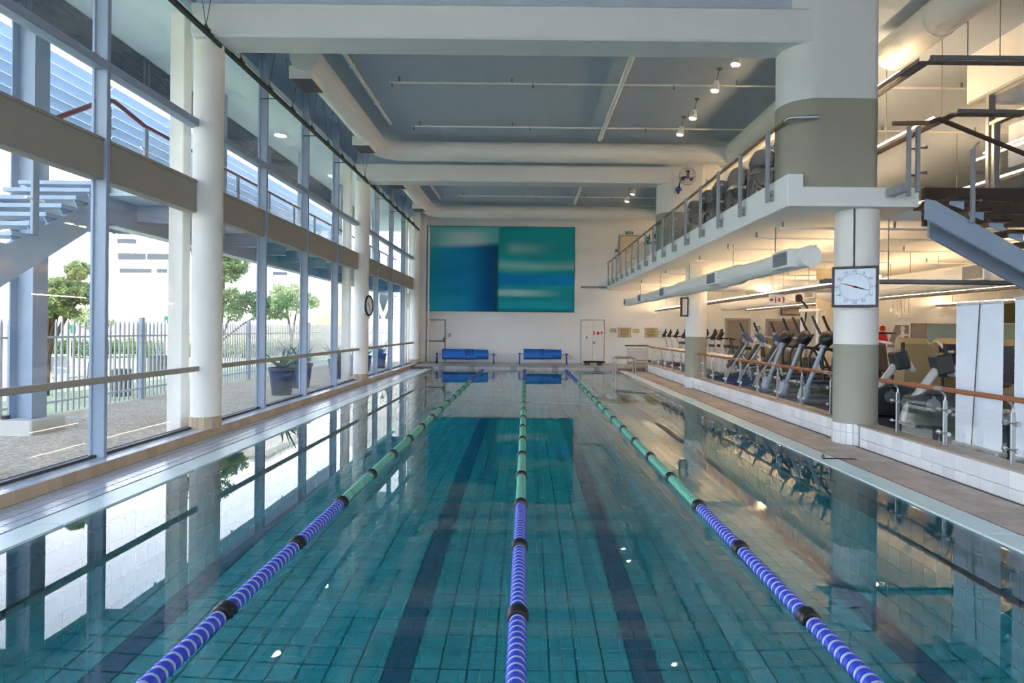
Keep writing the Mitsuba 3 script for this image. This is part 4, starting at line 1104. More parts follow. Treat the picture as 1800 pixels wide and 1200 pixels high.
# fan on the far block
fc = at(1208.5, 310, 17.25)
fn = thing('wall_fan', 'dark three bladed wall fan fixed to the far column block above the balcony', 'fan')
bl3 = []
ax = np.array(fc)
for k in range(3):
    a0 = math.radians(75 + 120 * k)
    pts = []
    for t_ in np.linspace(0, 1, 6):
        r_ = 0.04 + 0.16 * t_
        pts.append((r_ * math.cos(a0 - 0.3 + 0.2 * t_), r_ * math.sin(a0 - 0.3 + 0.2 * t_)))
    for t_ in np.linspace(1, 0, 6):
        r_ = 0.04 + 0.16 * t_
        pts.append((r_ * math.cos(a0 + 0.75 * t_ ** 0.6), r_ * math.sin(a0 + 0.75 * t_ ** 0.6)))
    m_ = prism(Polygon(pts).buffer(0), 'y', -0.006, 0.006)
    m_ = xf(m_, rotm(15, (math.cos(a0), 0, math.sin(a0))))
    m_.apply_translation(ax)
    part(fn, 'blade', m_, BLACK)
part(fn, 'hub', cyl(ax - [0, 0.05, 0], ax + [0, 0.12, 0], 0.045, 16), BLUEFRAME, 40)
gwm = []
for yo in (-0.06, 0.06):
    for r_ in (0.245, 0.17, 0.1):
        gwm.append(tube([ax + [r_ * math.cos(a), yo * (1.0 if r_ < 0.24 else 0.4), r_ * math.sin(a)] for a in np.linspace(0, 2 * math.pi, 31)], 0.003 if r_ < 0.24 else 0.005, 4))
    for a in np.arange(12) * math.pi / 6:
        gwm.append(cyl(ax + [0.03 * math.cos(a), yo, 0.03 * math.sin(a)], ax + [0.245 * math.cos(a), yo * 0.4, 0.245 * math.sin(a)], 0.002, 4))
part(fn, 'cage', cat_(gwm), TRAYM)
wb = at(1193, 333, 17.5)
part(fn, 'bracket', cat_([tube(bend([(wb[0], 17.5, wb[2] - 0.03), (wb[0], 17.42, wb[2] + 0.15), (wb[0] + 0.03, 17.38, wb[2] + 0.26), (fc[0], fc[1] + 0.1, fc[2])]), 0.018, 8), rb(wb[0] - 0.025, wb[0] + 0.025, 17.47, 17.58, wb[2] - 0.12, wb[2] + 0.1, 0.01)]), BLACK, 40)
part(fn, 'switch_box', rb(wb[0] - 0.08, wb[0] + 0.08, 17.46, 17.58, wb[2] - 0.04, wb[2] + 0.05, 0.02), BLUEFRAME)

# ------------------------------------------------------------------ EXERCISE MACHINES (local: the user faces -x, floor z = 0)
KIT = {}


def kit(name, pieces):
    """pieces: (part, mesh, material, smooth, holder index or None)"""
    KIT[name] = [(p[0], mikit.ply(p[1], p[2], p[3]), p[4] if len(p) > 4 else None) for p in pieces]


def ry(m, deg, point):
    return xf(m, rotm(deg, (0, 1, 0), point))


def machine(kind, name, label, cat, group, x, y, z, rz=0):
    t = thing(name, label, cat, group, to=move(x, y, z, rz))
    keys = []
    for nm, d, holder in KIT[kind]:
        keys.append(part(t if holder is None else keys[holder], nm, d))
    return t


def mirror_y(m):
    m = m.copy()
    m.vertices[:, 1] *= -1
    m.faces = m.faces[:, ::-1]
    return m


hb = tube(bend([(-0.42, 0.02, 1.14), (-0.40, 0.20, 1.18), (-0.22, 0.24, 1.20), (-0.02, 0.2, 1.16)]), 0.018, 8)
hh_ = tube(bend([(-0.42, 0.16, 1.16), (-0.44, 0.2, 1.30), (-0.38, 0.19, 1.48)]), 0.02, 8)
kit('bike', [
    ('body', rb(-0.5, 0.02, -0.13, 0.13, 0.10, 0.68, 0.06), WHITEP, 30),
    ('base', cat_([rb(-0.62, -0.5, -0.26, 0.26, 0.0, 0.07, 0.02), rb(0.5, 0.62, -0.26, 0.26, 0.0, 0.07, 0.02), rb(-0.5, 0.55, -0.06, 0.06, 0.04, 0.14, 0.02)]), DARK, False),
    ('mast', cat_([tube([(-0.28, 0, 0.6), (-0.42, 0, 1.16)], 0.035, 10)]), LIGHTG, 40),
    ('seat_post', tube([(0.05, 0, 0.12), (0.33, 0, 0.86)], 0.04, 10), LIGHTG, 40),
    ('seat', prism(Polygon([(0.14, -0.05), (0.3, -0.13), (0.45, -0.12), (0.45, 0.12), (0.3, 0.13), (0.14, 0.05)]).buffer(0.03), 'z', 0.85, 0.94), BLACK, 30),
    ('console', ry(rb(-0.50, -0.40, -0.19, 0.19, 1.12, 1.42, 0.03), 32, (-0.45, 0, 1.25)), BLACK, 30),
    ('display', ry(rb(-0.405, -0.392, -0.15, 0.15, 1.17, 1.38, 0.004), 32, (-0.45, 0, 1.25)), MIDG, False, 5),
    ('handlebar', hb, BLACK, 40), ('handlebar', mirror_y(hb), BLACK, 40),
    ('upright_grip', hh_, BLACK, 40), ('upright_grip', mirror_y(hh_), BLACK, 40),
    ('crank', cat_([cyl((-0.18, -0.17, 0.33), (-0.18, 0.17, 0.33), 0.09, 16), bx(-0.2, -0.16, 0.15, 0.18, 0.16, 0.33), bx(-0.2, -0.16, -0.18, -0.15, 0.33, 0.5)]), DARK, 40),
    ('pedal', rb(-0.24, -0.12, 0.18, 0.28, 0.14, 0.17, 0.01), BLACK, False), ('pedal', rb(-0.24, -0.12, -0.28, -0.18, 0.49, 0.52, 0.01), BLACK, False)])

sd_ = tube(bend([(-0.62, 0.2, 0.03), (-0.5, 0.2, 0.35), (-0.05, 0.17, 1.12), (0.0, 0.16, 1.2)]), 0.026, 10)
rl_ = tube(bend([(-0.02, 0.24, 1.12), (0.12, 0.28, 0.98), (0.5, 0.3, 1.05), (0.62, 0.3, 0.9)], 8, 0.4), 0.022, 8)
lg_ = tube(bend([(-0.2, 0.22, 0.74), (-0.02, 0.26, 0.45), (0.05, 0.27, 0.02)], 8, 0.4), 0.024, 8)
kit('climber', [
    ('side_frame', sd_, FRAMEG, 40), ('side_frame', mirror_y(sd_), FRAMEG, 40),
    ('panel', ry(rb(-0.38, -0.24, -0.15, 0.15, 0.35, 1.12, 0.03), 31, (-0.31, 0, 0.73)), DARK, 30),
    ('console', ry(rb(-0.12, 0.0, -0.23, 0.23, 1.05, 1.42, 0.03), -42, (-0.06, 0, 1.24)), SLATE, 30),
    ('display', ry(rb(-0.003, 0.008, -0.19, 0.19, 1.1, 1.37, 0.004), -42, (-0.06, 0, 1.24)), DARK, False, 3),
    ('hinge_cover', cyl((-0.2, -0.24, 0.73), (-0.2, 0.24, 0.73), 0.06, 14), SLATE, 40),
    ('grip', tube(bend([(-0.1, 0.2, 1.36), (-0.16, 0.2, 1.5), (-0.22, 0.2, 1.66)]), 0.026, 8), BLACK, 40),
    ('handrail', rl_, LIGHTG, 40), ('handrail', mirror_y(rl_), LIGHTG, 40),
    ('rear_leg', lg_, LIGHTG, 40), ('rear_leg', mirror_y(lg_), LIGHTG, 40),
    ('pedal_arm', ry(rb(-0.3, 0.55, 0.04, 0.2, 0.3, 0.36, 0.015), 8, (0, 0, 0.3)), DARK, False), ('pedal_arm', ry(rb(-0.3, 0.55, -0.2, -0.04, 0.42, 0.48, 0.015), -6, (0, 0, 0.42)), DARK, False),
    ('base', cat_([rb(-0.68, 0.75, -0.07, 0.07, 0.0, 0.1, 0.02), rb(0.62, 0.75, -0.3, 0.3, 0.0, 0.08, 0.02), rb(-0.7, -0.58, -0.28, 0.28, 0.0, 0.08, 0.02)]), DARK, False)])

am_ = tube(bend([(-0.18, 0.27, 0.45), (-0.22, 0.28, 1.0), (0.02, 0.27, 1.28), (-0.12, 0.24, 1.5), (-0.22, 0.22, 1.74)], 8, 0.45), 0.026, 8)
am2 = tube(bend([(-0.18, -0.27, 0.45), (-0.16, -0.28, 1.0), (0.12, -0.27, 1.25), (0.0, -0.24, 1.5), (-0.1, -0.22, 1.76)], 8, 0.45), 0.026, 8)
rr_ = tube(bend([(-0.15, 0.2, 1.08), (0.35, 0.27, 1.06), (0.5, 0.27, 0.98), (0.9, 0.27, 0.1)], 8, 0.3), 0.026, 8)
kit('cross_trainer', [
    ('mast', tube([(-0.62, 0, 0.03), (-0.56, 0, 0.3), (-0.24, 0, 1.22)], [0.05, 0.045, 0.036], 12), BLUEG, 40),
    ('front_shroud', ry(rb(-0.70, -0.52, -0.12, 0.12, 0.03, 0.36, 0.06), 15, (-0.6, 0, 0.2)), BLUEG, 30),
    ('console', xf(xf(trimesh.creation.icosphere(3), np.diag([0.13, 0.24, 0.16, 1.0])), trimesh.transformations.translation_matrix((-0.2, 0, 1.3)) @ rotm(35, (0, 1, 0))), BLACK, True),
    ('display', ry(rb(-0.1, -0.07, -0.15, 0.15, 1.22, 1.4, 0.01), 30, (-0.1, 0, 1.3)), DARK, False, 2),
    ('moving_arm', am_, BLACK, 40), ('moving_arm', am2, BLACK, 40),
    ('side_rail', rr_, BLACK, 40), ('side_rail', mirror_y(rr_), BLACK, 40),
    ('pedal_rail', rb(-0.3, 0.9, 0.09, 0.25, 0.3, 0.38, 0.02), BLACK, False), ('pedal_rail', rb(-0.2, 1.0, -0.25, -0.09, 0.42, 0.5, 0.02), BLACK, False),
    ('flywheel', cyl((0.75, -0.08, 0.32), (0.75, 0.08, 0.32), 0.26, 22), DARK, 40),
    ('base', cat_([rb(-0.7, 1.05, -0.06, 0.06, 0.0, 0.09, 0.02), rb(0.9, 1.05, -0.3, 0.3, 0.0, 0.08, 0.02), rb(-0.74, -0.62, -0.28, 0.28, 0.0, 0.07, 0.02)]), DARK, False)])


def shield(w=0.42):
    """Broad leaf shaped console back, tapering into two arms."""
    n, k = 14, 9
    v = []
    for i in range(n + 1):
        t_ = i / n
        half = w * (math.sin(math.pi * min(1, (t_ * 0.93 + 0.07)) ** 0.9) ** 0.55) * (1 - 0.25 * t_)
        for j in range(k):
            s_ = j / (k - 1) * 2 - 1
            v.append((-0.10 + 0.42 * t_ ** 1.4 + 0.10 * s_ * s_, s_ * half, 1.52 - 0.62 * t_ + 0.05 * (1 - s_ * s_)))
    v = np.array(v)
    f = []
    for i in range(n):
        for j in range(k - 1):
            a = i * k + j
            f += [[a, a + 1, a + k + 1], [a, a + k + 1, a + k]]
    f = np.array(f)
    back = v + [0.05, 0, 0.03]
    N = len(v)
    edge = []
    loop = [j for j in range(k)] + [i * k + k - 1 for i in range(1, n + 1)] + [n * k + j for j in range(k - 2, -1, -1)] + [i * k for i in range(n - 1, 0, -1)]
    for a, b in zip(loop, loop[1:] + loop[:1]):
        edge += [[b, a, a + N], [b, a + N, b + N]]
    m = trimesh.Trimesh(np.vstack([v, back]), np.vstack([f, f[:, ::-1] + N, edge]), process=False)
    m.fix_normals()
    return m


ta_ = tube(bend([(0.1, 0.34, 1.2), (0.4, 0.37, 1.02), (0.85, 0.37, 0.92)], 6, 0.4), [0.05] * 1 + [0.045] * 7 + [0.03], 8)
tu_ = tube(bend([(0.16, 0.36, 1.1), (0.05, 0.38, 0.6), (-0.02, 0.39, 0.12)], 6, 0.3), 0.045, 8)
kit('treadmill', [
    ('console', shield(), SHIELD, 50),
    ('screen', ry(rb(0.02, 0.05, -0.22, 0.22, 1.1, 1.42, 0.01), 34, (0.03, 0, 1.25)), SCREEN, False, 0),
    ('handrail', ta_, DARK, 40), ('handrail', mirror_y(ta_), DARK, 40),
    ('upright', tu_, SHIELD, 40), ('upright', mirror_y(tu_), SHIELD, 40),
    ('motor_hood', rb(-0.22, 0.25, -0.36, 0.36, 0.03, 0.26, 0.06), DARK, 30),
    ('deck', rb(0.1, 1.75, -0.4, 0.4, 0.02, 0.15, 0.02), DARK, False),
    ('belt', bx(0.26, 1.7, -0.26, 0.26, 0.148, 0.156), BLACK, False, 7)])

kit('recumbent', [
    ('front_arm', tube([(-0.60, 0, 0.06), (-0.50, 0, 0.3), (-0.12, 0, 0.86)], [0.065, 0.066, 0.06], 14), LIGHTG, 40),
    ('console', ry(rb(-0.16, 0.06, -0.15, 0.15, 0.80, 1.10, 0.025), -14, (-0.08, 0, 0.95)), DARK, 30),
    ('console_cheek', ry(rb(0.02, 0.10, -0.14, 0.14, 0.74, 1.08, 0.03), -32, (0.07, 0, 0.9)), LIGHTG, 30),
    ('screen_post', rb(-0.02, 0.03, -0.03, 0.03, 1.08, 1.26, 0.01), BLACK, False),
    ('body', prism(Polygon([(-0.55, 0.05), (-0.5, 0.42), (-0.2, 0.55), (0.25, 0.42), (0.4, 0.1), (0.4, 0.03)]).buffer(0.02), 'y', -0.16, 0.16), DARK, 40),
    ('crank', cat_([cyl((-0.25, -0.2, 0.34), (-0.25, 0.2, 0.34), 0.1, 16), bx(-0.27, -0.23, 0.18, 0.21, 0.17, 0.34), bx(-0.27, -0.23, -0.21, -0.18, 0.34, 0.5)]), MIDG, 40),
    ('pedal', rb(-0.32, -0.18, 0.21, 0.32, 0.15, 0.18, 0.01), BLACK, False), ('pedal', rb(-0.32, -0.18, -0.32, -0.21, 0.49, 0.52, 0.01), BLACK, False),
    ('beam', rb(0.3, 1.35, -0.07, 0.07, 0.05, 0.2, 0.02), MIDG, False),
    ('seat', rb(0.78, 1.18, -0.22, 0.22, 0.4, 0.5, 0.04), DARK, 30),
    ('seat_back', ry(rb(1.18, 1.28, -0.22, 0.22, 0.48, 1.12, 0.05), 16, (1.2, 0, 0.5)), MIDG, 30),
    ('seat_pad', ry(rb(1.155, 1.19, -0.17, 0.17, 0.55, 1.05, 0.02), 16, (1.2, 0, 0.5)), SLATE, 30, 10),
    ('seat_post', rb(0.95, 1.05, -0.06, 0.06, 0.18, 0.42, 0.01), MIDG, False),
    ('side_handle', tube(bend([(1.1, 0.26, 0.4), (0.8, 0.3, 0.42), (0.78, 0.3, 0.68)]), 0.02, 8), BLACK, 40),
    ('foot', rb(1.2, 1.32, -0.3, 0.3, 0.0, 0.07, 0.02), DARK, False), ('foot', rb(-0.66, -0.54, -0.28, 0.28, 0.0, 0.07, 0.02), DARK, False)])

kit('strength', [
    ('tower_shroud', rb(-0.42, -0.16, -0.36, 0.36, 0.05, 1.32, 0.12), TAN, 30),
    ('shroud_inset', rb(-0.165, -0.145, -0.27, 0.27, 0.5, 1.2, 0.06), DARK, 30, 0),
    ('frame', cat_([tube(bend([(-0.3, 0.3, 0.06), (0.8, 0.3, 0.06), (0.95, 0.3, 0.1)]), 0.04, 8), tube(bend([(-0.3, -0.3, 0.06), (0.8, -0.3, 0.06), (0.95, -0.3, 0.1)]), 0.04, 8), rb(0.5, 0.6, -0.3, 0.3, 0.03, 0.1, 0.01), tube([(0.55, 0, 0.06), (0.6, 0, 0.5)], 0.05, 8)]), LIGHTG, 40),
    ('seat', rb(0.38, 0.8, -0.22, 0.22, 0.48, 0.57, 0.04), BROWNSEAT, 30),
    ('seat_back', ry(rb(0.78, 0.87, -0.21, 0.21, 0.56, 1.2, 0.05), 12, (0.8, 0, 0.6)), BROWNSEAT, 30),
    ('press_arm', tube(bend([(-0.2, 0.34, 1.2), (0.2, 0.45, 1.25), (0.5, 0.42, 1.05), (0.5, 0.3, 1.05)]), 0.028, 8), LIGHTG, 40),
    ('press_arm', tube(bend([(-0.2, -0.34, 1.2), (0.2, -0.45, 1.25), (0.5, -0.42, 1.05), (0.5, -0.3, 1.05)]), 0.028, 8), LIGHTG, 40)])

kit('cable_tower', [
    ('column', cat_([rb(-0.05, 0.05, -0.32, -0.24, 0.05, 2.0, 0.01), rb(-0.05, 0.05, 0.24, 0.32, 0.05, 2.0, 0.01)]), WHITEP, False),
    ('top_bar', rb(-0.06, 0.06, -0.36, 0.36, 1.98, 2.06, 0.01), WHITEP, False),
    ('weight_stack', cat_([rb(-0.07, 0.07, -0.2, 0.2, 0.12 + 0.05 * i, 0.16 + 0.05 * i, 0.006) for i in range(12)]), DARK, False),
    ('guide_rod', cyl((0, -0.1, 0.1), (0, -0.1, 1.98), 0.012, 6), CHROME, 40), ('guide_rod', cyl((0, 0.1, 0.1), (0, 0.1, 1.98), 0.012, 6), CHROME, 40),
    ('boom', tube(bend([(0.0, 0.28, 1.5), (0.2, 0.28, 2.1), (-0.12, 0.28, 2.35)]), 0.035, 8), DARK, 40),
    ('pulley', cyl((-0.14, 0.25, 2.36), (-0.14, 0.31, 2.36), 0.11, 18), BLACK, 40),
    ('base', rb(-0.4, 0.7, -0.36, 0.36, 0.0, 0.07, 0.02), WHITEP, False),
    ('seat', rb(0.3, 0.7, -0.18, 0.18, 0.42, 0.5, 0.03), BLACK, 30), ('seat_post', rb(0.45, 0.55, -0.05, 0.05, 0.06, 0.43, 0.01), WHITEP, False)])

for i, px in enumerate((1172, 1181, 1193, 1207, 1224, 1246, 1260, 1272)):
    Y = (26.2, 25.1, 24.0, 22.8, 21.5, 20.4, 19.4, 18.6)[i]
    x = at(px, 600, Y)[0] + 0.35
    machine('bike', 'exercise_bike', f'white exercise bike in the row behind the gym railing, {ordinal(i)} from the end wall', 'exercise bike', 'row of exercise bikes', x, Y, ZG, -12)
for i, (px, Y) in enumerate(((1309, 17.1), (1334, 16.0), (1365, 14.9))):
    machine('climber', 'stair_climber', f'grey framed stair climber with blue grey console, {["farthest", "middle", "nearest"][i]} of three', 'exercise machine', 'grey framed stair climbers', at(px, 600, Y)[0] + 0.12, Y, ZG, -14)
for i, (px, Y) in enumerate(((1382, 13.9), (1415, 12.8), (1455, 11.6))):
    machine('cross_trainer', 'cross_trainer', f'black armed cross trainer with pale blue mast, {["farthest", "middle", "nearest, beside the near pillar"][i]} of three', 'exercise machine', 'black armed cross trainers', at(px, 600, Y)[0] + 0.2, Y, ZG, -12)
for i, (px, Y) in enumerate(((1330, 22.4), (1352, 20.8), (1392, 19.2))):
    machine('strength', 'strength_machine', f'tan strength machine behind the stair climbers, {["farthest", "middle", "nearest"][i]} one', 'exercise machine', 'tan shrouded strength machines', at(px, 620, Y)[0], Y, ZG, 160)
machine('cable_tower', 'cable_tower', 'white cable tower with black pulley beside the beige gym pillar', 'exercise machine', None, at(1424, 600, 16.5)[0], 16.5, ZG, 20)
for i, (px, Y) in enumerate(((1578, 10.2), (1652, 9.1))):
    machine('recumbent', 'recumbent_bike', f'grey recumbent bike with dark box console behind the railing, {["next to the near pillar", "next to the white banner"][i]}', 'exercise bike', 'grey recumbent bikes', at(px, 640, Y)[0] + 0.08, Y, ZG, -8)
machine('strength', 'strength_machine', 'big tan shrouded strength machine right of the near pillar', 'exercise machine', None, at(1588, 620, 12.2)[0], 12.2, ZG, 90)
machine('strength', 'strength_machine', 'brown seated strength machine left of the white banner', 'exercise machine', None, at(1682, 620, 12.4)[0], 12.4, ZG, -100)
machine('strength', 'strength_machine', 'strength machine seen in the gap between the two white banners', 'exercise machine', None, at(1772, 640, 10.9)[0], 10.9, ZG, -150)
for i, Y in enumerate((11.0, 12.25, 13.6, 14.8, 15.8, 17.1)):
    machine('treadmill', 'treadmill', f'dark treadmill with a broad rounded console behind the balcony railing, {ordinal(i)} from the camera', 'treadmill', 'treadmills on the balcony', 4.78, Y, 3.915, 26)
for i, Y in enumerate((19.6, 21.0, 22.6)):
    machine('bike', 'exercise_bike', f'exercise bike on the balcony beyond the treadmills, {ordinal(i)} from the camera', 'exercise bike', 'exercise bikes on the balcony', 5.0, Y, 3.915, 0)

# ------------------------------------------------------------------ OUTSIDE
gnd = thing('ground_gravel', 'gravel strip between the window wall and the fence', **S)
part(gnd, 'gravel', quad((-9.1, -8, 0.07), (-5.3, -8, 0.07), (-5.3, 60, 0.07), (-9.1, 60, 0.07)), 'mat_gravel')
one('ground_lawn', quad((-70, -40, 0.06), (-9.1, -40, 0.06), (-9.1, 120, 0.06), (-70, 120, 0.06)), 'mat_lawn', 'pale sunlit lawn beyond the fence', **S)
one('ground_forecourt', quad((-9.1, -60, 0.05), (60, -60, 0.05), (60, YB - 0.3, 0.05), (-9.1, YB - 0.3, 0.05)), CONC, 'paved ground behind the glazed wall', **S)
one('ground_beyond', quad((-9.1, 60, 0.05), (60, 60, 0.05), (60, 120, 0.05), (-9.1, 120, 0.05)), CONC, 'paved ground beyond the building', **S)

# fence
fe = thing('picket_fence', 'grey steel picket fence with pointed pickets outside the windows', 'fence')
XF = -9.0
pk = prism([(-0.022, 0.10), (0.022, 0.10), (0.022, 1.80), (0, 1.89), (-0.022, 1.80)], 'x', -0.012, 0.012)
pkd = mikit.ply(pk, FENCE)
n = 0
y = 8.6
while y < 39.5:
    if n < 290 and abs((y - 8.6) % 2.7) > 0.08:
        part(fe, 'picket', pkd, to=move(XF, y, 0))
        n += 1
    y += 0.15 if y > 12 else 0.15
for z in (0.32, 1.55):
    part(fe, 'cross_rail', rb(XF + 0.012, XF + 0.045, 8.4, 39.6, z - 0.022, z + 0.022, 0.004), FENCE)
for y in np.arange(8.6, 39.6, 5.4):
    part(fe, 'post', rb(XF - 0.05, XF + 0.05, y - 0.05, y + 0.05, 0.05, 1.98, 0.01), STEEL)

# steel columns and roof soffit outside
for i, (x, y) in enumerate(((-7.95, 9.55),)):
    s_ = thing('steel_column', 'big pale blue steel column outside the windows at far left', 'column')
    part(s_, 'flange', cat_([rb(x - 0.15, x + 0.15, y - 0.17, y - 0.145, 0.3, 6.6, 0.004), rb(x - 0.15, x + 0.15, y + 0.145, y + 0.17, 0.3, 6.6, 0.004)]), STEEL) if i else part(s_, 'flange', cat_([rb(x - 0.19, x - 0.165, y - 0.15, y + 0.15, 0.3, 6.6, 0.004), rb(x + 0.165, x + 0.19, y - 0.15, y + 0.15, 0.3, 6.6, 0.004)]), STEEL)
    part(s_, 'web', bx(x - 0.012, x + 0.012, y - 0.15, y + 0.15, 0.3, 6.6) if i else bx(x - 0.17, x + 0.17, y - 0.012, y + 0.012, 0.3, 6.6), STEEL)
    part(s_, 'footing', rb(x - 0.35, x + 0.35, y - 0.35, y + 0.35, 0.02, 0.3, 0.02), CONC)
for i, y in enumerate((12.4, 16.6, 20.2, 24.6)):
    s_ = thing('soffit_post', f'slender blue post between the outside walkway and the roof soffit, {ordinal(i)} from the camera', 'post', 'slender posts outside')
    part(s_, 'shaft', rb(-6.36, -6.26, y - 0.06, y + 0.06, 3.93, 6.6, 0.008), STEEL)
    part(s_, 'foot_plate', rb(-6.37, -6.25, y - 0.12, y + 0.12, 3.92, 3.94, 0.004), STEEL)
so = thing('roof_soffit', 'pale roof overhang soffit seen through the top panes', **S)
part(so, 'panel', bx(-8.2, -5.2, YB, 30, 6.62, 6.75), SOFFIT)
for i, (px, py) in enumerate(((493, 238), (585, 309))):
    u, v = U(px, py)
    Y = (EYE - 6.6) / v
    X = u * Y
    dl = thing('soffit_downlight', ['lit round downlight in the outside soffit, nearer one', 'lit round downlight in the outside soffit, farther one'][i], 'lamp', 'lit soffit downlights')
    part(dl, 'lamp_disc', cyl((X, Y, 6.585), (X, Y, 6.61), 0.13, 20), WHITEP, 40, emitter={'type': 'area', 'radiance': {'type': 'rgb', 'value': [12, 11, 9.5]}})
    part(dl, 'trim_ring', tube([(X + 0.145 * math.cos(a), Y + 0.145 * math.sin(a), 6.61) for a in np.linspace(0, 2 * math.pi, 25)], 0.016, 6), WHITEP, 40)
for i in range(9):
    y0 = 3.0 + 2.6 * i
    lv = thing('louvre_screen', f'dark blue grey louvre panel hung under the outside soffit, {ordinal(i)} from the camera', 'louvre', 'louvre panels under the soffit')
    part(lv, 'frame', cat_([bx(-6.98, -6.90, y0 + 0.02, y0 + 0.10, 5.98, 6.62), bx(-6.98, -6.90, y0 + 2.50, y0 + 2.58, 5.98, 6.62), bx(-6.98, -6.90, y0 + 0.02, y0 + 2.58, 5.96, 6.0)] + [bx(-6.96, -6.93, y0 + 0.5 * k, y0 + 0.5 * k + 0.02, 5.98, 6.62) for k in range(1, 5)]), GRILLE)
    part(lv, 'slat', cat_([xf(bx(-6.985, -6.895, y0 + 0.1, y0 + 2.5, z - 0.005, z + 0.005), rotm(-26, (0, 1, 0), (-6.94, 0, z))) for z in np.arange(6.03, 6.6, 0.062)]), GRILLE, kind='stuff')

# outside walkway: slab, edge beam, joists, railing
wk = thing('walkway', 'steel framed outside walkway along the windows with pale soffit', 'walkway')
part(wk, 'slab', bx(-6.3, -5.56, 8.9, 28.3, 3.72, 3.9), SOFFIT)
part(wk, 'edge_beam', cat_([rb(-6.34, -6.26, 8.9, 28.3, 3.28, 3.92, 0.006), rb(-6.34, -6.1, 8.9, 28.3, 3.26, 3.285, 0.004)]), BLUEG)
for y in np.arange(9.6, 28, 1.4):
    part(wk, 'joist', cat_([bx(-6.28, -5.56, y - 0.008, y + 0.008, 3.45, 3.72), bx(-6.28, -5.56, y - 0.06, y + 0.06, 3.44, 3.455)]), BLUEG)
wr = thing('walkway_railing', 'glass railing with dark maroon handrail along the outside walkway', 'railing')
for i, y in enumerate(np.arange(9.7, 27, 1.55)):
    p = part(wr, 'post', rb(-6.22, -6.18, y - 0.045, y + 0.045, 3.9, 4.98, 0.005), STEEL)
    part(p, 'glass_clamp', cat_([cyl((-6.2, y - 0.12, z), (-6.2, y + 0.12, z), 0.014, 6) for z in (4.25, 4.65)]), CHROME, 40)
    part(wr, 'glass_panel', quad((-6.2, y + 0.1, 4.0), (-6.2, y + 1.45, 4.0), (-6.2, y + 1.45, 4.85), (-6.2, y + 0.1, 4.85)), PANE)
part(wr, 'handrail', cyl((-6.2, 9.66, 5.02), (-6.2, 28.4, 5.02), 0.03, 10), MAROON, 40)

# outside stair climbing away from the camera to the walkway
os_ = thing('outside_stair', 'outside steel stair with blue stringer rising past the left windows to the walkway', 'stairs')
sy0, sz0, sy1, sz1 = 3.3, 0.1, 8.95, 3.72
k_ = (sz1 - sz0) / (sy1 - sy0)
for x in (-6.3, -7.55):
    part(os_, 'stringer', prism([(sy0, sz0 + 0.02), (sy0 + 0.45, sz0), (sy1, sz1 - 0.32), (sy1, sz1 + 0.05), (sy0, sz0 + 0.4)], 'x', x, x + 0.05), BLUEG)
ns = 22
td = mikit.ply(rb(-7.5, -6.25, 0, 0.31, -0.06, 0, 0.006), SLATBLUE)
bk = mikit.ply(prism([(0.02, -0.06), (0.28, -0.06), (0.28, -0.17), (0.1, -0.17)], 'x', -6.31, -6.29), SLATBLUE)
for i in range(ns):
    t_ = i / ns
    q = part(os_, 'tread', td, to=move(0, sy0 + 0.1 + (sy1 - sy0) * t_, sz0 + 0.36 + (sz1 - sz0) * t_))
    part(q, 'bracket', bk, to=move(0, sy0 + 0.1 + (sy1 - sy0) * t_, sz0 + 0.36 + (sz1 - sz0) * t_))
part(os_, 'landing', rb(-7.6, -6.25, 8.95, 10.6, 3.72, 3.9, 0.01), SLATBLUE)
part(os_, 'landing_beam', cat_([bx(-7.6, -7.5, 8.95, 10.6, 3.4, 3.72), bx(-7.6, -6.3, 9.0, 9.08, 3.4, 3.72), bx(-7.6, -6.3, 10.5, 10.58, 3.4, 3.72)]), BLUEG)
osr = thing('outside_stair_railing', 'glass railing with maroon handrail on the outside stair at far left', 'railing')
for y in (4.2, 5.9, 7.55, 8.85):
    zb = sz0 + 0.1 + k_ * (y - sy0)
    p = part(osr, 'post', rb(-6.24, -6.20, y - 0.05, y + 0.05, zb, zb + 1.28, 0.005), STEEL)
    part(p, 'glass_clamp', cat_([cyl((-6.22, y - 0.14, z), (-6.22, y + 0.14, z), 0.016, 8) for z in (zb + 0.45, zb + 0.98)]), CHROME, 40)
    part(p, 'top_arm', cyl((-6.22, y, zb + 1.26), (-6.22, y + 0.06, zb + 1.36), 0.012, 6), STEEL)
    if y < 8.8:
        y2 = y + (1.2 if y > 7 else 1.5)
        part(osr, 'glass_panel', quad((-6.22, y + 0.12, zb + 0.3 + k_ * 0.12), (-6.22, y2, zb + 0.3 + k_ * (y2 - y)), (-6.22, y2, zb + 1.1 + k_ * (y2 - y)), (-6.22, y + 0.12, zb + 1.1 + k_ * 0.12)), PANE)
h0 = np.array([-6.22, 3.6, sz0 + 0.1 + k_ * (3.6 - sy0) + 1.38])
h1 = np.array([-6.22, 8.9, sz0 + 0.1 + k_ * (8.9 - sy0) + 1.38])
part(osr, 'handrail', tube(bend([h0, h1, np.array([-6.2, 9.66, 5.02])], 6, 0.2), 0.034, 10), MAROON, 40)

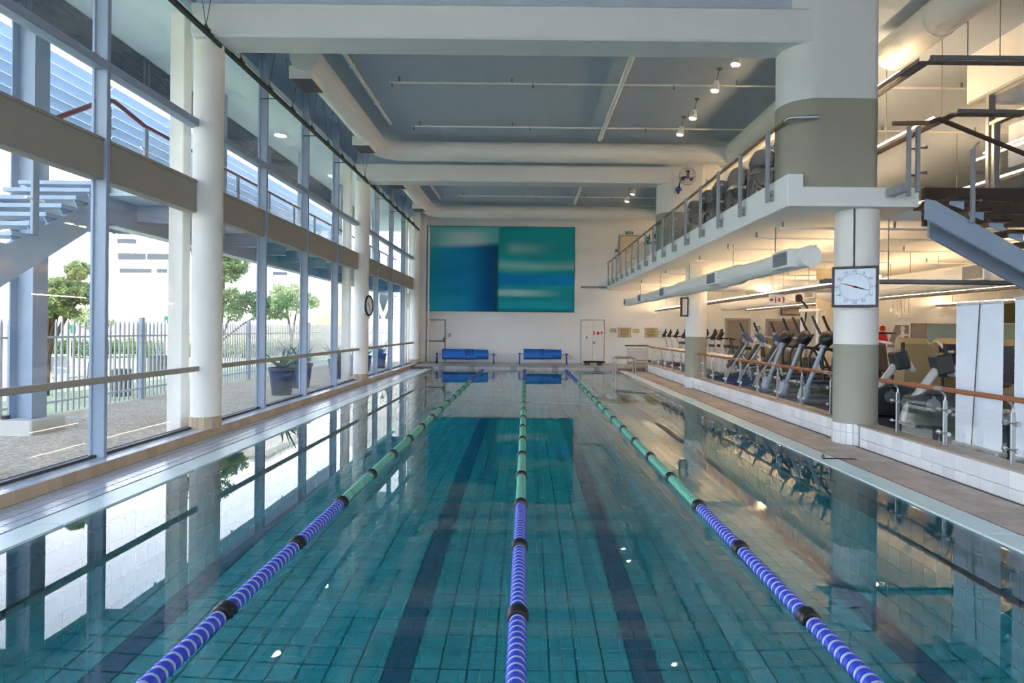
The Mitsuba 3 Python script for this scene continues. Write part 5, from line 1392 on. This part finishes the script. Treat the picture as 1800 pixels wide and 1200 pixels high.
# sun screen of broad horizontal blades further out
for i, y0 in enumerate(np.arange(6.0, 33, 4.5)):
    ss_ = thing('sun_screen', f'tall screen of broad pale blue horizontal blades outside, {ordinal(i)} from the camera', 'louvre', 'blade screens outside')
    for j in range(8):
        z = 5.95 + 0.245 * j
        part(ss_, 'blade', xf(rb(-10.635, -10.365, y0 + 0.02, y0 + 4.48, z - 0.012, z + 0.012, 0.004), rotm(-48, (0, 1, 0), (-10.5, 0, z))), SLATBLUE)
    for yy in (y0 + 0.1, y0 + 2.25):
        part(ss_, 'bracket', rb(-10.66, -10.6, yy - 0.02, yy + 0.02, 5.8, 7.75, 0.004), STEEL)
    part(ss_, 'support_post', rb(-10.75, -10.63, y0 - 0.06, y0 + 0.06, 0.06, 7.6, 0.01), STEEL)


def leaves(n, centers, radii, size, seed):
    """Scattered two-triangle leaves filling blobs."""
    r_ = np.random.default_rng(seed)
    c, rr = np.asarray(centers, float), np.asarray(radii, float)
    w = rr ** 2
    k = r_.choice(len(c), n, p=w / w.sum())
    d = r_.normal(size=(n, 3))
    d /= np.linalg.norm(d, axis=1, keepdims=True)
    p = c[k] + d * (rr[k] * r_.uniform(0.55, 1.05, n))[:, None] * [1, 1, 0.75]
    a = r_.normal(size=(n, 3)); a /= np.linalg.norm(a, axis=1, keepdims=True)
    b = np.cross(a, r_.normal(size=(n, 3))); b /= np.linalg.norm(b, axis=1, keepdims=True)
    s = size * r_.uniform(0.6, 1.3, n)[:, None]
    v = np.stack([p - a * s, p - b * s * 0.45, p + a * s, p + b * s * 0.45], 1).reshape(-1, 3)
    i = np.arange(n)[:, None] * 4
    return trimesh.Trimesh(v, np.vstack([i + [0, 1, 2], i + [0, 2, 3]]), process=False)


def blobs(c, R, n, seed, flat=0.7):
    r_ = np.random.default_rng(seed)
    d = r_.normal(size=(n, 3))
    d /= np.linalg.norm(d, axis=1, keepdims=True)
    return np.asarray(c) + d * R * r_.uniform(0.3, 1.0, (n, 1)) * [1, 1, flat], R * r_.uniform(0.25, 0.5, n)


def tree(name, label, base, crowns, m, n, size, seed, group=None):
    t = thing(name, label, 'tree', group)
    cs, rs = [], []
    for i, (c, R) in enumerate(crowns):
        a, b = blobs(c, R, 12, seed + i)
        cs.append(a); rs.append(b)
    part(t, 'foliage', leaves(n, np.vstack(cs), np.concatenate(rs), size, seed), m, kind='stuff')
    br = [tube([base, (base[0] + 0.05, base[1], base[2] + 0.9), (crowns[0][0][0], crowns[0][0][1], crowns[0][0][2])], [0.11, 0.09, 0.04], 8)]
    for c, R in crowns:
        br.append(tube([(base[0] + 0.05, base[1], base[2] + 1.0), ((base[0] + c[0]) / 2, (base[1] + c[1]) / 2, (base[2] + 1 + c[2]) / 2 + 0.1), tuple(c)], [0.06, 0.045, 0.015], 6))
    part(t, 'trunk', cat_(br), BARK, 40)


c1 = at(110, 500, 14.5)
tree('lawn_tree', 'small leafy tree beyond the fence at far left, beside the first steel column', (at(78, 600, 14.5)[0], 14.5, 0.06), [(c1, 0.75), (at(150, 512, 14.5), 0.4), (at(90, 540, 14.3), 0.5)], LEAF['leaf_mid'], 5200, 0.075, 11)
tree('lawn_tree', 'taller tree with spreading layered crown beyond the fence, behind the second glazed bay', (at(385, 600, 27)[0], 27, 0.06), [(at(395, 470, 27), 1.2), (at(418, 535, 27), 1.0), (at(470, 545, 27.5), 0.9), (at(370, 430, 27), 1.3)], LEAF['leaf_deep'], 6500, 0.10, 21)
tree('lawn_tree', 'slender dry looking tree in the distance behind the potted plants', (at(512, 600, 33)[0], 33, 0.06), [(at(500, 520, 33), 1.2), (at(525, 530, 33), 0.9)], LEAF['leaf_pale'], 3000, 0.10, 31)
tree('lawn_tree', 'thin young tree standing on the lawn behind the fence pickets', (at(160, 640, 19)[0], 19, 0.06), [(at(158, 560, 19), 0.6)], LEAF['leaf_pale'], 1200, 0.06, 41)
for i, (pa, pb, Y, m) in enumerate(((76, 200, 31, 'leaf_deep'), (200, 330, 32, 'leaf_mid'), (330, 470, 33, 'leaf_pale'), (470, 560, 36, 'leaf_dry'))):
    a, b = at(pa, 620, Y)[0], at(pb, 620, Y)[0]
    hdg = thing('hedge', ['dark green hedge at the far side of the lawn, leftmost stretch', 'mid green hedge at the far side of the lawn, behind the white column', 'pale green hedge under the spreading tree', 'dry yellowish shrubs at the foot of the bank'][i], 'hedge')
    cs = np.stack([np.linspace(a, b, 26), Y + rng.uniform(-0.4, 0.4, 26), rng.uniform(0.35, 0.75, 26)], 1)
    part(hdg, 'foliage', leaves(4200, cs, rng.uniform(0.4, 0.6, 26), 0.09, 60 + i), LEAF[m], kind='stuff')
    part(hdg, 'stem', cat_([cyl((x, Y, 0.05), (x + 0.1, Y, 0.7), 0.03, 5) for x in np.linspace(a + 0.3, b - 0.3, 8)]), BARK)
# grassy bank rising behind
bx0, bx1 = at(400, 560, 46)[0], at(760, 560, 46)[0]
gx_, gt_ = np.meshgrid(np.linspace(bx0 - 4, at(612, 560, 46)[0], 40), np.linspace(0, 1, 14), indexing='ij')
bz = 0.05 + gt_ * (1.2 + 5.5 * np.clip((gx_ - bx0) / (bx1 - bx0), 0, 1)) + (meshkit.fbm(np.stack([gx_, gt_ * 6, gx_ * 0], -1), 3) - 0.5) * 0.6 * (gt_ > 0.02)
ii = np.arange(40 * 14).reshape(40, 14)
bf = np.concatenate([np.stack([ii[:-1, :-1], ii[1:, :-1], ii[1:, 1:]], -1).reshape(-1, 3), np.stack([ii[:-1, :-1], ii[1:, 1:], ii[:-1, 1:]], -1).reshape(-1, 3)])
one('grass_bank', trimesh.Trimesh(np.stack([gx_, 43 + gt_ * 9, bz], -1).reshape(-1, 3), bf, process=False), 'mat_bank', 'dry grassy bank rising behind the fence', 'bank', smooth=True)

# white building with window strips
wb_ = thing('white_building', 'bright white flat building with dark window strips in the distance', 'building')
Y = 54.0
xa, xb = at(60, 500, Y)[0], at(470, 500, Y)[0]
part(wb_, 'wall', bx(xa, xb, Y, Y + 8, 0, at(200, 405, Y)[2]), EXTW)
part(wb_, 'roof_edge', bx(xa - 0.3, xb + 0.3, Y - 0.4, Y + 8, at(200, 405, Y)[2], at(200, 400, Y)[2]), EXTW)
for (p0, p1, q0, q1) in ((207, 239, 420, 428.5), (208, 256, 445, 457), (259, 313, 446, 457), (211, 266, 472, 480), (276, 294, 473, 480), (408, 436, 472, 480), (480, 505, 478, 484)):
    a, b = at(p0, q0, Y), at(p1, q1, Y)
    wq = part(wb_, 'window', bx(a[0], b[0], Y - 0.05, Y + 0.05, b[2], a[2]), EXTDARK)
    part(wq, 'sill', bx(a[0] - 0.1, b[0] + 0.1, Y - 0.2, Y, b[2] - 0.08, b[2]), EXTW)

# white lattice structure behind the far bays
Y = 41.0
tb_ = thing('lattice_structure', 'white steel lattice of crossing diagonals behind the far window bays', 'truss')
xl, xr = at(612, 540, Y)[0], at(735, 540, Y)[0]
zt, zb2 = at(660, 500, Y)[2], 0.06
npan = 3
wpan = (xr - xl) / npan
for z in (zt, zb2 + 0.1):
    part(tb_, 'chord', rb(xl, xr, Y - 0.12, Y + 0.12, z - 0.14, z + 0.14, 0.02), EXTW)
for i in range(npan + 1):
    part(tb_, 'upright', rb(xl + wpan * i - 0.09, xl + wpan * i + 0.09, Y - 0.09, Y + 0.09, zb2, zt, 0.02), EXTW)
for i in range(npan):
    for a, b in ((0, 1), (1, 0)):
        part(tb_, 'diagonal', tube([(xl + wpan * (i + a), Y, zb2 + 0.1), (xl + wpan * (i + b), Y, zt)], 0.12, 4), EXTW)
gb = thing('grey_building', 'pale building with dark openings behind the white lattice', 'building')
xl2, xr2 = at(600, 540, 56)[0], at(760, 540, 56)[0]
part(gb, 'wall', bx(xl2, xr2 + 6, 56, 60, 0, at(660, 430, 56)[2]), EXTW)
for i in range(3):
    a = xl2 + 1.2 + i * 2.4
    part(gb, 'opening', bx(a, a + 1.5, 55.9, 56, at(660, 560, 56)[2], at(660, 515, 56)[2]), EXTDARK)

# potted spiky plants
pot = lathe([(0, 0.02), (0.20, 0.02), (0.22, 0.0), (0.235, 0.03), (0.30, 0.60), (0.325, 0.61), (0.325, 0.70), (0.295, 0.70), (0.275, 0.60), (0.0, 0.60)], 28)


def blade_leaf(L, droop, w, az, z0):
    n = 6
    t_ = np.linspace(0, 1, n)
    r_ = 0.05 + L * np.sin(t_ * droop) / droop
    z = z0 + L * (1 - np.cos(t_ * droop)) / droop * 0.0 + L * (t_ * math.cos(droop * 0.55) - 0.35 * droop * t_ ** 2)
    half = w * (1 - t_) ** 0.7 + 0.002
    ca, sa = math.cos(az), math.sin(az)
    v = []
    for k in range(n):
        for s_, dz in ((-1, 0.012), (0, 0.0), (1, 0.012)):
            v.append((r_[k] * ca - s_ * half[k] * sa, r_[k] * sa + s_ * half[k] * ca, z[k] + dz * (1 - t_[k])))
    f = []
    for k in range(n - 1):
        for j in range(2):
            a = k * 3 + j
            f += [[a, a + 1, a + 4], [a, a + 4, a + 3]]
    return trimesh.Trimesh(v, f, process=False)


pots = [(-6.15, 15.1, 1.0, POT, 'big dark tapered pot with a spiky aloe outside the third glazed bay'), (-6.35, 16.9, 1.0, POT, 'dark tapered pot with a spiky plant just behind the first pot'), (-6.3, 20.0, 0.95, POT, 'dark pot with a bushy spiky plant behind the middle column'),
        (-6.2, 21.6, 0.95, POTBLUE, 'blue pot with a spiky plant right of the middle column'), (-6.3, 23.4, 0.9, POTBLUE, 'blue pot with a spiky plant outside the last bays, nearer one'), (-6.2, 25.4, 0.9, POTBLUE, 'blue pot with a spiky plant outside the last bays, farther one')]
for i, (x, y, sc, m, lb) in enumerate(pots):
    p = thing('potted_aloe', lb, 'potted plant', 'potted spiky plants outside', to=move(x, y, 0.07).scale([sc, sc, sc]))
    part(p, 'pot', pot, m, 40)
    part(p, 'soil', lathe([(0, 0.64), (0.28, 0.635), (0.28, 0.60), (0, 0.60)], 20), SOIL)
    r_ = np.random.default_rng(90 + i)
    for k in range(34):
        part(p, 'leaf', blade_leaf(r_.uniform(0.45, 0.95), r_.uniform(0.5, 1.5), r_.uniform(0.025, 0.042), k * 2.399 + r_.uniform(-0.2, 0.2), 0.62 + 0.1 * r_.random()), LEAF['leaf_aloe'], True)

# lawn furniture, bins and bollards beyond the fence
seat_ch = cat_([rb(-0.25, 0.25, -0.25, 0.25, 0.42, 0.46, 0.01)])
for i, (px, py, Y, m, lb) in enumerate(((100, 640, 15.5, WHITEP, 'white garden chair on the lawn behind the fence, left one'), (122, 648, 14.8, WHITEP, 'white garden chair on the lawn behind the fence, nearer one'), (292, 632, 24.0, CHAIRB, 'blue garden chair on the lawn behind the fence'))):
    x = at(px, py, Y)[0]
    c = thing('garden_chair', lb, 'chair', None, to=move(x, Y, 0.06, 30 + 50 * i))
    part(c, 'seat', seat_ch, m)
    part(c, 'backrest', xf(rb(-0.25, 0.25, 0.22, 0.26, 0.5, 0.95, 0.01), rotm(-10, (1, 0, 0), (0, 0.24, 0.46))), m)
    for sx in (-0.22, 0.22):
        for sy in (-0.22, 0.22):
            part(c, 'leg', cyl((sx, sy, 0), (sx * 0.95, sy * 0.95, 0.43), 0.02, 6), m)
        part(c, 'armrest', tube(bend([(sx * 1.1, 0.24, 0.68), (sx * 1.1, -0.2, 0.66), (sx * 1.1, -0.24, 0.44)]), 0.02, 6), m)
for i, (px, Y, lb) in enumerate(((214, 14.6, 'dark litter bin on the lawn behind the fence'), (281, 22.0, 'dark square planter box on the lawn by the blue chair'))):
    x = at(px, 660, Y)[0]
    b = thing('litter_bin' if i == 0 else 'planter_box', lb, 'bin' if i == 0 else 'planter')
    if i == 0:
        part(b, 'drum', lathe([(0, 0.06), (0.2, 0.06), (0.22, 0.7), (0.24, 0.72), (0.2, 0.72), (0.18, 0.1), (0, 0.1)], 20, (x, Y, 0)), EXTDARK, 40)
        part(b, 'lid_frame', cat_([cyl((x - 0.2, Y, 0.7), (x - 0.2, Y, 1.05), 0.015, 6), cyl((x + 0.2, Y, 0.7), (x + 0.2, Y, 1.05), 0.015, 6), rb(x - 0.25, x + 0.25, Y - 0.2, Y + 0.2, 1.03, 1.07, 0.01)]), LIGHTG)
    else:
        part(b, 'box', rb(x - 0.3, x + 0.3, Y - 0.3, Y + 0.3, 0.06, 0.66, 0.03), EXTDARK)
        part(b, 'rim', rb(x - 0.33, x + 0.33, Y - 0.33, Y + 0.33, 0.62, 0.70, 0.02), DARK)
x = at(10, 730, 9.4)[0]
b = thing('bollard_light', 'short black bollard light on the ground at the far left edge', 'lamp')
part(b, 'post', cyl((x, 9.4, 0.05), (x, 9.4, 0.30), 0.05, 12), BLACK, 40)
part(b, 'cap', cyl((x, 9.4, 0.30), (x, 9.4, 0.36), 0.06, 12), DARK, 40)
for i, (px, py, Y) in enumerate(((123, 578, 20), (293, 562, 26))):
    a = at(px, py, Y)
    g_ = thing('lawn_sign', ['small green sign on a post on the lawn, left one', 'small green sign on a post on the lawn, right one'][i], 'sign', 'green signs on the lawn')
    part(g_, 'post', cyl((a[0], Y, 0.06), (a[0], Y, a[2]), 0.03, 8), WHITEP, 40)
    part(g_, 'plate', rb(a[0] - 0.1, a[0] + 0.18, Y - 0.02, Y + 0.02, a[2] - 0.15, a[2] + 0.15, 0.005), GREENS)
# small dark lock ring on the right coping
a = at(1447, 806, 8)
lk = thing('line_anchor', 'small black line anchor with a cord lying on the right coping', 'anchor')
u, v = U(1447, 806)
yy = (EYE - ZC) / v
xx = u * yy
part(lk, 'ring', tube([(xx, yy + 0.025 * math.cos(a_), ZC + 0.03 + 0.025 * math.sin(a_)) for a_ in np.linspace(0, 2 * math.pi, 17)], 0.006, 6), BLACK, 40)
part(lk, 'cord', cyl((xx, yy, ZC + 0.006), (XP + 0.28 + 0.25, yy - 0.02, ZC + 0.006), 0.006, 6), BLACK, 40)
